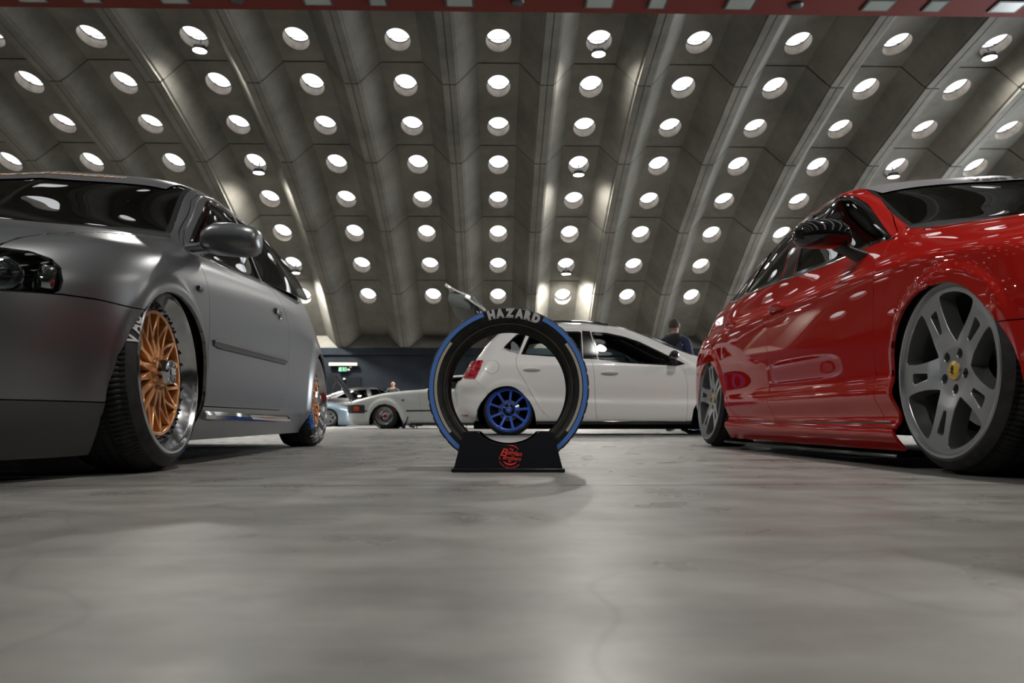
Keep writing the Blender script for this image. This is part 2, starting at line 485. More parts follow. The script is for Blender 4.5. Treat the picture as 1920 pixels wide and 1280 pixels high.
# floor
fl = MB()
x0, x1 = -26, 26
ys = [-14, 1.875, 7.1, 12.4, 17.7, 23.0, 28.3, 38]
for i in range(len(ys) - 1):
    fl.add([hall(x0, ys[i] + .004, 0), hall(x1, ys[i] + .004, 0), hall(x1, ys[i + 1] - .004, 0), hall(x0, ys[i + 1] - .004, 0)], [(0, 1, 2, 3)])
    fl.add([hall(x0, ys[i] - .004, -0.006), hall(x1, ys[i] - .004, -0.006), hall(x1, ys[i] + .004, -0.006), hall(x0, ys[i] + .004, -0.006)], [(0, 1, 2, 3)], 1)
M_GAP = mat('floor_joint', (0.05, 0.047, 0.042), 0.8)
floor = tag(fl.build('floor', [M_FLOOR, M_GAP]), 'smooth grey concrete hall floor with a thin joint line', 'floor', kind='structure')

# walls under the vault
YW = arc(0, joints[0], -DEP)[1] + 0.0
ZW = arc(0, joints[0], -DEP)[2]
YB = RY + (RR - DEP) * cos(joints[0])
wl = MB()
hb(wl, -25, 25, YB, YB + .3, 0, ZW)
hb(wl, -25, 25, YB - 0.10, YB, ZW - 0.32, ZW)
wallf = tag(wl.build('wall_back', M_BLUEWALL), 'dark blue grey wall under the foot of the vault', 'wall', kind='structure')
wl = MB(); hb(wl, -25, 25, 2 * RY - YB - .3, 2 * RY - YB, 0, ZW)
tag(wl.build('wall_front', M_BLUEWALL), 'dark blue grey wall behind the camera', 'wall', kind='structure')
for sg, nm in ((-1, 'left'), (1, 'right')):
    wl = MB(); xw = sg * (8.5 * BAY)
    vs = [hall(xw, 2 * RY - YB, 0)] + [arc(xw, joints[0] + (pi - 2 * joints[0]) * k / 24, 0.0) for k in range(24, -1, -1)] + [hall(xw, YB, 0)]
    wl.add(vs, [tuple(range(len(vs)))])
    tag(wl.build('wall_' + nm, M_CONC), 'concrete end wall closing the vault on the ' + nm, 'wall', kind='structure')
# tall glazed bays in the right-hand end wall let daylight in along the hall
M_ENDPANE = mat('end_wall_pane', (0.8, 0.8, 0.8), 0.4, emit=(0.90, 0.95, 1.0), es=END_E)
for i in range(4):
    n += 1; m = MB(); y = 14.2 + i * 4.8; xw = 8.5 * BAY - .12
    hb(m, xw, xw + .02, y, y + 4.2, .6, 6.6)
    o = tag(m.build('window_%d' % n, M_ENDPANE), 'tall glazed bay in the right-hand end wall outside the picture', 'window', 'glazed bays of the end wall', kind='structure')
    f = MB()
    for k in range(4): hb(f, xw - .06, xw, y + 4.2 * k / 3 - .05, y + 4.2 * k / 3 + .05, .6, 6.6)
    for k in range(4): hb(f, xw - .05, xw, y, y + 4.2, .55 + 2 * k, .65 + 2 * k)
    f.build('frame', M_DARKMETAL, o)
# recess with door, sign, light on the back wall
def at(px, py, Yh):
    """point in hall coordinates on the plane y'=Yh seen at a pixel"""
    x = (px - 960) / FPX; u = (640 - py) / FPX
    d = Vector((x, cos(PITCH) - u * sin(PITCH), sin(PITCH) + u * cos(PITCH)))
    c, s = cos(YAW), sin(YAW)
    hx, hy = c * d.x + s * d.y, -s * d.x + c * d.y
    t = Yh / hy
    return hx * t, Yh, .155 + d.z * t
def wallbox(name, px0, py0, px1, py1, yb, th, m_, lab=None, cat=None, kind=None, parent=None):
    a = at(px0, py0, yb); b = at(px1, py1, yb)
    m = MB(); hb(m, a[0], b[0], yb - th, yb, b[2], a[2])
    o = m.build(name, m_, parent)
    if lab: tag(o, lab, cat, kind=kind)
    return o
M_DOOR = mat('dark_door', (0.005, 0.006, 0.008), 0.7, spec=0.1)
d1 = wallbox('door_1', 560, 707, 676, 795, YB - .0, .04, M_DOOR, 'dark double door in the blue grey wall below the exit sign', 'door', 'structure')
M_TUBE = mat('tube_light', (0.5, 0.46, 0.34), 0.4, emit=(1.0, 0.88, 0.62), es=0.15)
wallbox('wall_light', 618, 680, 670, 685.5, YB - .1, .15, M_TUBE, 'long pale yellow strip light on the blue grey wall', 'wall light')
M_SIGN = mat('exit_sign_face', (0.22, 0.42, 0.30), 0.4, emit=(0.35, 0.75, 0.5), es=0.15)
M_SIGNG = mat('exit_sign_green', (0.0, 0.16, 0.07), 0.4)
sg_ = wallbox('exit_sign', 636, 688.3, 650, 696, YB - .1, .08, M_SIGN, 'small lit green emergency exit sign below the strip light', 'exit sign')
a = at(636, 688.3, YB - .19); b = at(650, 696, YB - .19)
def sq(u0, v0, u1, v1, m):
    X0 = a[0] + (b[0] - a[0]) * u0; X1 = a[0] + (b[0] - a[0]) * u1; Z0 = b[2] + (a[2] - b[2]) * v0; Z1 = b[2] + (a[2] - b[2]) * v1
    hb(m, X0, X1, YB - .19, YB - .18, Z0, Z1)
m = MB(); sq(.32, .1, .52, .9, m); sq(.70, .1, .84, .9, m); sq(.1, .42, .3, .58, m); m.build('pictogram', M_SIGNG, sg_)
M_OFFWHITE = mat('off_white_box', (0.5, 0.5, 0.46), 0.5)
for (x_, y_, lb) in ((657.5, 687.7, 'small white box on the wall right of the exit sign, upper one'), (654, 693, 'small white box on the wall right of the exit sign, lower one'), (646, 710, 'small white box on the wall below the exit sign')):
    wallbox('detector_box', x_ - 1.8, y_ - 1.6, x_ + 1.8, y_ + 1.6, YB - .05, .1, M_OFFWHITE, lb, 'wall box')
# ================================================================== CAR BODIES
def pchip(keys):
    xs = np.array([k[0] for k in keys], float); ys = np.array([k[1] for k in keys], float)
    o = np.argsort(xs); xs, ys = xs[o], ys[o]
    if len(xs) == 1: return lambda q: np.full_like(np.asarray(q, float), ys[0])
    h = np.diff(xs); d = np.diff(ys) / h
    m = np.zeros(len(xs)); m[0], m[-1] = d[0], d[-1]
    for i in range(1, len(xs) - 1):
        if d[i - 1] * d[i] > 0:
            w1, w2 = 2 * h[i] + h[i - 1], h[i] + 2 * h[i - 1]
            m[i] = (w1 + w2) / (w1 / d[i - 1] + w2 / d[i])
    def f(q):
        q = np.clip(np.asarray(q, float), xs[0], xs[-1])
        i = np.clip(np.searchsorted(xs, q) - 1, 0, len(xs) - 2)
        t = (q - xs[i]) / h[i]
        return (ys[i] * (1 + 2 * t) * (1 - t) ** 2 + m[i] * h[i] * t * (1 - t) ** 2 + ys[i + 1] * t * t * (3 - 2 * t) + m[i + 1] * h[i] * t * t * (t - 1))
    return f
def blur1(a, sig, axis=0):
    """gaussian blur along axis with linear extrapolation at both ends"""
    if sig <= 0: return a
    r = int(sig * 3) + 1
    k = np.exp(-0.5 * (np.arange(-r, r + 1) / sig) ** 2); k /= k.sum()
    a = np.moveaxis(a, axis, 0)
    lo = 2 * a[0] - a[1:r + 1][::-1]; hi = 2 * a[-1] - a[-r - 1:-1][::-1]
    p = np.concatenate([lo, a, hi]); out = np.zeros_like(a)
    for i, w in enumerate(k): out += w * p[i:i + len(a)]
    return np.moveaxis(out, 0, axis)
def keyed(keys, sig=0.05, lo=-5, hi=1.5):
    if not hasattr(keys, '__len__'): return lambda q: np.full_like(np.asarray(q, float), float(keys))
    xs = np.arange(lo, hi, 0.01)
    v = blur1(pchip(keys)(xs), sig / 0.01)
    return lambda q: np.interp(q, xs, v)
def corner(u, n):
    u = np.clip(u, 0, 1)
    return (1 - (1 - u) ** n) ** (1 / n)

def loft(rows, NT, NK, sig_s=0.018, flares=(), sigx=0.05):
    """rows bottom->centreline top. returns V[NT][NK] for the +y half, and outward normals"""
    t = np.linspace(0, 1, NT)
    th = 0.62
    g = th * (0.5 - 0.5 * np.cos(pi * t)) + (1 - th) * t
    P = []
    for r in rows:
        xr, xf = r['xr'], r['xf']
        x = xr + (xf - xr) * g
        y = keyed(r['y'], sigx)(x) * corner((xf - x) / r.get('cf', .7), r.get('nf', 2.3)) * corner((x - xr) / r.get('cr', .5), r.get('nr', 2.5))
        z = keyed(r['z'], r.get('sz', sigx))(x)
        P.append(np.stack([x, y, z], 1))
    P = np.array(P)                     # M, NT, 3
    ch = np.linalg.norm(np.diff(P, axis=0), axis=2)      # M-1, NT
    mid = ch[:, NT // 6: -NT // 6].mean(1); mid = np.maximum(mid, 0.01)
    s = np.concatenate([[0], np.cumsum(mid)])
    q = np.linspace(0, s[-1], NK)
    V = np.zeros((NT, NK, 3))
    for i in range(NT):
        for c in range(3):
            V[i, :, c] = pchip(list(zip(s, P[:, i, c])))(q)
    ds = s[-1] / (NK - 1); sg = sig_s / ds
    # blur along the section: mirror at the centreline
    r = int(sg * 3) + 2
    mir = V[:, -2:-r - 2:-1, :].copy(); mir[:, :, 1] *= -1
    E_ = np.concatenate([V, mir], 1)
    E_ = blur1(E_, sg, 1)
    V = E_[:, :NK, :]
    V[:, -1, 1] = 0
    for f in flares: V = f(V)
    V[0, :, 1] = 0; V[-1, :, 1] = 0
    du = np.gradient(V, axis=0); dv = np.gradient(V, axis=1)
    # better tangent at the two ends and centreline by mirroring
    Vm = V.copy(); Vm[:, :, 1] *= -1
    du[0] = V[1] - Vm[1]; du[-1] = Vm[-2] - V[-2]
    dv[:, -1] = Vm[:, -2] - V[:, -2]
    n = np.cross(du, dv); n /= np.maximum(np.linalg.norm(n, axis=2, keepdims=True), 1e-9)
    # orientation: outward = +y on the side
    if n[NT // 2, NK // 4, 1] < 0: n = -n
    return V, n

def arch_flare(xw, zw, R, amp, w=0.05, zc=0.0, reach=0.5, crisp=0.0):
    def f(V):
        x, y, z = V[..., 0], V[..., 1], V[..., 2]
        d = np.hypot(x - xw, z - zw) - R
        b = amp * np.exp(-(np.maximum(d, 0) / w) ** 2)
        if crisp > 0:       # flat lip band with a soft shoulder
            b = amp * 1 / (1 + np.exp((d - w) / crisp))
        side = np.clip((y - 0.45) / 0.2, 0, 1)
        V = V.copy(); V[..., 1] = y + b * side * np.clip((z - zc) / 0.08, 0, 1)
        return V
    return f

def poly_bbox(p, m=0.0):
    xs = [a[0] for a in p]; ys = [a[1] for a in p]
    return min(xs) - m, max(xs) + m, min(ys) - m, max(ys) + m
def inside(p, x, y):
    c = False; n = len(p); j = n - 1
    for i in range(n):
        xi, yi = p[i]; xj, yj = p[j]
        if (yi > y) != (yj > y) and x < (xj - xi) * (y - yi) / (yj - yi) + xi: c = not c
        j = i
    return c
def smooth_poly(p, it=2, closed=True):
    """Chaikin"""
    for _ in range(it):
        q = []; n = len(p)
        for i in range(n if closed else n - 1):
            a, b = p[i], p[(i + 1) % n]
            q += [(a[0] * .75 + b[0] * .25, a[1] * .75 + b[1] * .25), (a[0] * .25 + b[0] * .75, a[1] * .25 + b[1] * .75)]
        if not closed: q = [p[0]] + q + [p[-1]]
        p = q
    return p
def round_poly(p, r=0.03, k=4):
    out = []; n = len(p)
    for i in range(n):
        a, b, c = Vector(p[i - 1]), Vector(p[i]), Vector(p[(i + 1) % n])
        u, v = a - b, c - b
        rr = r[i] if hasattr(r, '__len__') else r
        d = min(rr, u.length * .45, v.length * .45)
        if d < 1e-4: out.append((b.x, b.y)); continue
        s_, e_ = b + u.normalized() * d, b + v.normalized() * d
        for j in range(k + 1):
            t = j / k
            q = s_ * (1 - t) ** 2 + b * 2 * t * (1 - t) + e_ * t * t
            out.append((q.x, q.y))
    return out
def inset_poly(p, d):
    n = len(p); A = sum(p[i][0] * p[(i + 1) % n][1] - p[(i + 1) % n][0] * p[i][1] for i in range(n))
    sg = 1 if A > 0 else -1; out = []
    for i in range(n):
        a, b, c = Vector(p[i - 1]), Vector(p[i]), Vector(p[(i + 1) % n])
        u = (b - a); v = (c - b)
        if u.length < 1e-6 or v.length < 1e-6: out.append(p[i]); continue
        u.normalize(); v.normalize()
        n1 = Vector((-u.y, u.x)) * sg; n2 = Vector((-v.y, v.x)) * sg
        m = n1 + n2
        if m.length < 1e-6: m = n1
        m.normalize(); k = d / max(0.45, m.dot(n1))
        q = b + m * k; out.append((q.x, q.y))
    return out

AX = {'y': (0, 2), 'z': (0, 1), 'x': (1, 2)}
class Car:
    def __init__(s, name, loc, rz, label, cat='car', group=None):
        s.root = empty(name, loc, rz); tag(s.root, label, cat, group)
        s.rootM = Matrix.Translation(loc) @ Matrix.Rotation(rz, 4, 'Z')
    def shape(s, rows, NT, NK, flares=(), **kw):
        s.V, s.Nn = loft(rows, NT, NK, flares=flares, **kw)
        NT, NK = s.V.shape[:2]
        bm = bmesh.new(); lay = bm.verts.layers.float_vector.new('nrm')
        vs = []
        for i in range(NT):
            for k in range(NK):
                v = bm.verts.new(s.V[i, k]); v[lay] = s.Nn[i, k]; vs.append(v)
        for i in range(NT - 1):
            for k in range(NK - 1):
                q = [vs[i * NK + k], vs[(i + 1) * NK + k], vs[(i + 1) * NK + k + 1], vs[i * NK + k + 1]]
                if (q[0].co - q[1].co).length < 1e-6 and (q[2].co - q[3].co).length < 1e-6: continue
                try: bm.faces.new(q)
                except ValueError: pass
        bm.normal_update()
        f0 = [f for f in bm.faces if f.calc_center_median().y > 0.5]
        if sum(f.normal.y for f in f0) < 0:
            bmesh.ops.reverse_faces(bm, faces=list(bm.faces))
        s.bm = bm; s.lay = lay; s.parts = []
        s.tree = BVHTree.FromPolygons([tuple(map(float, p)) for p in s.V.reshape(-1, 3)],
                                      [(i * NK + k, (i + 1) * NK + k, (i + 1) * NK + k + 1, i * NK + k + 1) for i in range(NT - 1) for k in range(NK - 1)])
    def surf(s, x, z, side=1, off=0.0):
        """point on the side at (x, z) and normal"""
        h = s.tree.ray_cast(Vector((x, 1.6, z)), Vector((0, -1, 0)))
        if h[0] is None:
            h = s.tree.find_nearest(Vector((x, 0.8, z)))
        p, n = h[0].copy(), h[1].copy()
        if n.y < 0: n = -n
        p = p + n * off
        if side < 0: p.y = -p.y; n.y = -n.y
        return p, n
    def top(s, x, y, off=0.0):
        h = s.tree.ray_cast(Vector((x, abs(y), 2.5)), Vector((0, 0, -1)))
        if h[0] is None: h = s.tree.find_nearest(Vector((x, abs(y), 1)))
        p, n = h[0].copy(), h[1].copy()
        if n.z < 0: n = -n
        p += n * off
        if y < 0: p.y = -p.y; n.y = -n.y
        return p, n
    def cut(s, poly, axis='y', pred=None, closed=True):
        a, b = AX[axis]
        ax = {'y': Vector((0, 1, 0)), 'z': Vector((0, 0, 1)), 'x': Vector((1, 0, 0))}[axis]
        x0, x1, y0, y1 = poly_bbox(poly, 0.02)
        cand = set()
        for f in s.bm.faces:
            if pred and not pred(f): continue
            xs = [v.co[a] for v in f.verts]; ys = [v.co[b] for v in f.verts]
            if max(xs) < x0 or min(xs) > x1 or max(ys) < y0 or min(ys) > y1: continue
            cand.add(f)
        n = len(poly)
        for i in range(n if closed else n - 1):
            p, q = poly[i], poly[(i + 1) % n]
            sx0, sx1 = min(p[0], q[0]) - 1e-4, max(p[0], q[0]) + 1e-4
            sy0, sy1 = min(p[1], q[1]) - 1e-4, max(p[1], q[1]) + 1e-4
            sel = []
            for f in cand:
                if not f.is_valid: continue
                xs = [v.co[a] for v in f.verts]; ys = [v.co[b] for v in f.verts]
                if max(xs) < sx0 or min(xs) > sx1 or max(ys) < sy0 or min(ys) > sy1: continue
                sel.append(f)
            if not sel: continue
            d = Vector((0, 0, 0)); d[a] = q[0] - p[0]; d[b] = q[1] - p[1]
            if d.length < 1e-7: continue
            nn = d.cross(ax).normalized(); co = Vector((0, 0, 0)); co[a] = p[0]; co[b] = p[1]
            geom = set(sel)
            for f in sel:
                geom.update(f.edges); geom.update(f.verts)
            r = bmesh.ops.bisect_plane(s.bm, geom=list(geom), dist=1e-6, plane_co=co, plane_no=nn)
            for e in r['geom']:
                if isinstance(e, bmesh.types.BMFace): cand.add(e)
            cand = {f for f in cand if f.is_valid}
    def region(s, key, poly, axis='y', pred=None, trim=0.0, trim_key=None, test=None):
        """cut out a region; later regions lose to earlier ones"""
        s.cut(poly, axis, pred)
        if trim > 0:
            ip = inset_poly(poly, trim); s.cut(ip, axis, pred)
            s.parts.append((key, ip, axis, pred)); s.parts.append((trim_key, poly, axis, pred))
        else:
            s.parts.append((key, poly, axis, pred))
    def classify(s, default='shell'):
        groups = {}
        for f in s.bm.faces:
            c = f.calc_center_median(); k = default
            for key, poly, axis, pred in s.parts:
                a, b = AX[axis]
                if pred and not pred(f): continue
                if inside(poly, c[a], c[b]): k = key; break
            groups.setdefault(k, []).append(f)
        s.groups = groups
        return groups
    def piece(s, keys, name, mats, both=False, side=1, depth=0.012, gap=0.002, off=0.0, label=None, parent=None, rim=True, flatn=False):
        """one mesh from face groups. both: mirror & weld across the centre; side -1: mirrored copy only"""
        if isinstance(keys, str): keys = [keys]
        fs = [f for k in keys for f in s.groups.get(k, [])]
        if not fs: return None
        idx = {}; P = []; Nn = []
        for f in fs:
            for v in f.verts:
                if v not in idx:
                    idx[v] = len(P); P.append(v.co.copy()); Nn.append(Vector(v[s.lay]).normalized())
        F = [[idx[v] for v in f.verts] for f in fs]
        cnt = {}
        for f in F:
            for i in range(len(f)):
                a, b = f[i], f[(i + 1) % len(f)]
                cnt[(a, b)] = cnt.get((a, b), 0) + 1
        B = [(a, b) for (a, b) in cnt if (b, a) not in cnt and (P[a] - P[b]).length > 1e-7]
        if both: B = [(a, b) for a, b in B if not (abs(P[a].y) < 1e-4 and abs(P[b].y) < 1e-4)]
        if off:
            P = [p + n * off for p, n in zip(P, Nn)]
        if rim and gap > 0:
            sh = {}
            for a, b in B:
                e = P[b] - P[a]; n = (Nn[a] + Nn[b]).normalized()
                inw = n.cross(e).normalized()     # faces are CCW seen from outside
                for k in (a, b): sh[k] = sh.get(k, Vector((0, 0, 0))) + inw
            for k, v in sh.items():
                if v.length > 1e-6:
                    q = v.normalized() * gap
                    if both and abs(P[k].y) < 1e-4: q.y = 0
                    P[k] = P[k] + q
        nsurf = len(F)
        if rim:
            m = {}
            for a, b in B:
                for k in (a, b):
                    if k not in m: m[k] = len(P); P.append(P[k] - Nn[k] * depth); Nn.append(Nn[k])
            for a, b in B: F.append([b, a, m[a], m[b]])
        if both or side < 0:
            n0 = len(P)
            mp = {}
            for i in range(n0):
                if both and abs(P[i].y) < 1e-4: mp[i] = i
                else:
                    mp[i] = len(P); P.append(Vector((P[i].x, -P[i].y, P[i].z))); Nn.append(Vector((Nn[i].x, -Nn[i].y, Nn[i].z)))
            MF = [[mp[i] for i in reversed(f)] for f in F]
            if side < 0 and not both:
                isrf = [i < nsurf for i in range(len(F))]; F = MF
            else:
                isrf = [i < nsurf for i in range(len(F))] * 2; F = F + MF
        else:
            isrf = [i < nsurf for i in range(len(F))]
        for i in range(len(P)):
            if both and abs(P[i].y) < 1e-4: Nn[i] = Vector((Nn[i].x, 0, Nn[i].z)).normalized() if Vector((Nn[i].x, 0, Nn[i].z)).length > 1e-6 else Nn[i]
        # drop unused
        used = sorted({i for f in F for i in f}); re = {o: n for n, o in enumerate(used)}
        me = bpy.data.meshes.new(name)
        me.from_pydata([tuple(P[i]) for i in used], [], [[re[i] for i in f] for f in F])
        me.polygons.foreach_set('use_smooth', [True] * len(F))
        if not flatn:
            ln = []
            for f, srf in zip(F, isrf):
                for i in f: ln.append(tuple(Nn[i]) if srf else (0, 0, 0))
            try: me.normals_split_custom_set(ln)
            except Exception as ex: print('normals', name, ex)
        for m_ in (mats if isinstance(mats, (list, tuple)) else [mats]): me.materials.append(m_)
        o = bpy.data.objects.new(name, me); link(o, parent if parent is not None else s.root)
        if label: o['label'] = label
        return o
    def strip(s, pts, name, m, w=0.01, h=0.006, side=1, off=0.0, parent=None, seg=8, closed=False):
        """bar following the side surface through (x, z) points"""
        rings = []; P = [s.surf(x, z, side, off) for x, z in pts]
        mb = MB(); n = len(P)
        for i, (p, nr) in enumerate(P):
            a = P[max(i - 1, 0)][0]; b = P[min(i + 1, n - 1)][0]
            t = (b - a).normalized(); u = nr.cross(t).normalized()
            k = 1.0
            rings.append([p + u * (cos(2 * pi * j / seg) * w / 2 * k) + nr * (sin(2 * pi * j / seg) * h * k) for j in range(seg)])
        mb.hull_sections(rings)
        return autosmooth(mb.build(name, m, parent or s.root), 50)

def side_pred(ny=0.15, ymin=0.3, zmax=9, zmin=-9):
    def f(fc):
        c = fc.calc_center_median()
        return fc.normal.y > ny and c.y > ymin and zmin < c.z < zmax
    return f
def top_pred(nz=0.2):
    return lambda fc: fc.normal.z > nz
# ---- grey hatchback: character lines, x forward from the front axle, z up from the floor
A3_ROWS = [
 dict(z=[(.82,.055),(.3,.06),(-.2,.085),(-2.2,.09),(-3.0,.14),(-3.3,.15)], y=[(.8,.76),(.3,.77),(-.3,.80),(-2.1,.80),(-3.3,.72)], xf=.80, xr=-3.22, cf=.75),
 dict(z=[(.8,.13),(.3,.13),(-.3,.15),(-3.3,.22)], y=[(.8,.80),(.3,.80),(-.3,.845),(-2.1,.84),(-2.8,.82),(-3.3,.76)], xf=.845, xr=-3.26, cf=.75),
 dict(z=[(.8,.205),(-.3,.21),(-2.0,.215),(-3.3,.30)], y=[(.8,.82),(.3,.83),(-.3,.862),(-2.1,.858),(-2.8,.835),(-3.3,.77)], xf=.862, xr=-3.28, cf=.75),
 dict(z=[(.8,.38),(-.3,.42),(-2.2,.44),(-3.3,.44)], y=[(.8,.825),(.3,.855),(-.3,.872),(-2.1,.868),(-2.8,.84),(-3.3,.77)], xf=.872, xr=-3.29, cf=.75),
 dict(z=[(.87,.47),(.5,.52),(.1,.58),(-.5,.61),(-2.2,.63),(-3.3,.58)], y=[(.8,.82),(.3,.850),(-.3,.866),(-2.0,.862),(-2.8,.825),(-3.3,.76)], xf=.865, xr=-3.27, cf=.74),
 dict(z=[(.85,.535),(.6,.59),(.3,.66),(-.1,.72),(-.5,.745),(-1.8,.775),(-2.3,.77),(-3.3,.73)], y=[(.8,.78),(.4,.80),(-.3,.832),(-1.6,.835),(-2.3,.812),(-2.8,.78),(-3.3,.73)], xf=.83, xr=-3.22, cf=.72),
 dict(z=[(.81,.57),(.6,.625),(.3,.695),(0,.745),(-.35,.79),(-1.2,.845),(-2.0,.895),(-2.6,.895),(-3.2,.87)], y=[(.8,.70),(.4,.735),(0,.765),(-.4,.787),(-1.2,.790),(-1.8,.778),(-2.3,.762),(-2.8,.73),(-3.2,.69)], xf=.80, xr=-3.17, cf=.66),
 dict(z=[(.80,.585),(.6,.65),(.3,.722),(0,.785),(-.3,.832),(-.46,.885),(-.6,.965),(-.8,1.10),(-.96,1.185),(-1.15,1.235),(-1.4,1.255),(-1.8,1.264),(-2.2,1.245),(-2.5,1.20),(-2.75,1.10),(-3.0,.96),(-3.14,.89)],
      y=[(.8,.58),(.4,.62),(0,.665),(-.3,.70),(-.46,.705),(-.8,.650),(-.96,.62),(-1.3,.59),(-1.8,.58),(-2.2,.568),(-2.6,.575),(-3.14,.61)], xf=.79, xr=-3.15, cf=.58, sz=.035),
 dict(z=[(.79,.60),(.6,.665),(.3,.743),(0,.805),(-.2,.842),(-.34,.90),(-.5,.995),(-.8,1.195),(-.93,1.258),(-1.08,1.295),(-1.5,1.320),(-1.9,1.322),(-2.3,1.295),(-2.6,1.24),(-2.78,1.16),(-3.0,1.01),(-3.16,.91)],
      y=[(.8,.36),(.4,.38),(0,.40),(-.4,.42),(-1,.40),(-2.6,.36),(-3.2,.38)], xf=.79, xr=-3.20, cf=.45, sz=.035),
 dict(z=[(.79,.605),(.6,.672),(.3,.752),(0,.815),(-.14,.845),(-.27,.90),(-.5,1.035),(-.75,1.20),(-.90,1.278),(-1.05,1.32),(-1.5,1.343),(-1.9,1.343),(-2.3,1.32),(-2.6,1.265),(-2.78,1.19),(-3.0,1.04),(-3.18,.93)],
      y=[(.8,0),(-3.2,0)], xf=.79, xr=-3.22, sz=.035),
]
# ---- red saloon
RS_ROWS = [
 dict(z=[(.85,.06),(.3,.06),(-.3,.055),(-2.2,.06),(-2.9,.14),(-3.6,.18)], y=[(.8,.80),(.3,.83),(-.3,.865),(-2.2,.865),(-2.9,.80),(-3.5,.72)], xf=.83, xr=-3.50, cf=.6),
 dict(z=[(.85,.12),(.3,.12),(-.3,.125),(-2.2,.145),(-2.9,.20),(-3.6,.24)], y=[(.8,.84),(.3,.86),(-.3,.905),(-2.2,.905),(-2.9,.84),(-3.5,.76)], xf=.87, xr=-3.54, cf=.6),
 dict(z=[(.85,.17),(-.3,.165),(-2.2,.175),(-3.6,.28)], y=[(.8,.85),(.3,.87),(-.3,.868),(-2.2,.868),(-2.9,.86),(-3.5,.77)], xf=.875, xr=-3.55, cf=.6),
 dict(z=[(.85,.26),(-.3,.255),(-2.2,.265),(-3.6,.34)], y=[(.8,.855),(.3,.88),(-.3,.897),(-2.2,.890),(-2.9,.868),(-3.5,.78)], xf=.88, xr=-3.56, cf=.6),
 dict(z=[(.85,.33),(-.3,.315),(-2.2,.335),(-3.6,.40)], y=[(.8,.855),(.3,.88),(-.3,.880),(-2.2,.876),(-2.9,.865),(-3.5,.78)], xf=.885, xr=-3.56, cf=.62),
 dict(z=[(.85,.45),(-.3,.48),(-2.2,.50),(-3.6,.55)], y=[(.8,.85),(.3,.885),(-.3,.890),(-2.2,.885),(-2.9,.865),(-3.5,.77)], xf=.88, xr=-3.55, cf=.65),
 dict(z=[(.85,.54),(.4,.575),(.1,.61),(-.3,.650),(-2.2,.672),(-3.6,.69)], y=[(.8,.83),(.3,.872),(-.3,.885),(-2.2,.876),(-2.9,.838),(-3.5,.75)], xf=.85, xr=-3.50, cf=.66),
 dict(z=[(.85,.575),(.4,.615),(.1,.66),(-.3,.695),(-1.5,.71),(-2.5,.72),(-3.6,.74)], y=[(.8,.80),(.3,.862),(-.3,.880),(-2.2,.866),(-2.9,.81),(-3.5,.73)], xf=.84, xr=-3.48, cf=.66),
 dict(z=[(.85,.59),(.4,.635),(.1,.685),(-.3,.725),(-1.5,.745),(-2.5,.76),(-3.6,.79)], y=[(.8,.78),(.3,.84),(-.3,.855),(-2.2,.838),(-2.9,.78),(-3.5,.71)], xf=.83, xr=-3.47, cf=.66),
 dict(z=[(.84,.61),(.5,.66),(.2,.71),(-.1,.755),(-.45,.803),(-1.0,.835),(-1.8,.87),(-2.4,.89),(-3.0,.905),(-3.6,.92)], y=[(.8,.70),(.3,.765),(-.3,.805),(-1.4,.812),(-2.2,.786),(-2.9,.72),(-3.5,.64)], xf=.82, xr=-3.46, cf=.64),
 dict(z=[(.84,.63),(.5,.695),(.2,.755),(-.1,.80),(-.40,.852),(-.6,.935),(-.85,1.075),(-1.05,1.185),(-1.2,1.235),(-1.5,1.252),(-1.8,1.242),(-2.2,1.198),(-2.6,1.105),(-2.9,1.01),(-3.15,.955),(-3.35,.945),(-3.45,.94)],
      y=[(.8,.58),(.3,.65),(-.3,.725),(-.45,.73),(-.85,.675),(-1.1,.63),(-1.4,.60),(-1.9,.59),(-2.4,.575),(-2.8,.585),(-3.2,.59),(-3.45,.53)], xf=.82, xr=-3.45, cf=.60, sz=.035),
 dict(z=[(.84,.65),(.5,.72),(.2,.785),(-.1,.832),(-.3,.872),(-.45,.94),(-.85,1.155),(-1.0,1.225),(-1.18,1.275),(-1.5,1.305),(-1.9,1.30),(-2.3,1.245),(-2.6,1.17),(-2.9,1.065),(-3.12,.975),(-3.35,.955),(-3.45,.95)],
      y=[(.8,.36),(-.4,.42),(-1,.40),(-2.6,.36),(-3.4,.38)], xf=.82, xr=-3.46, cf=.45, sz=.035),
 dict(z=[(.84,.655),(.5,.725),(.2,.795),(-.1,.842),(-.22,.868),(-.38,.935),(-.8,1.165),(-.98,1.25),(-1.15,1.295),(-1.5,1.322),(-1.9,1.315),(-2.3,1.26),(-2.6,1.185),(-2.9,1.075),(-3.1,.985),(-3.35,.96),(-3.45,.955)],
      y=[(.8,0),(-3.2,0)], xf=.82, xr=-3.46, sz=.035),
]
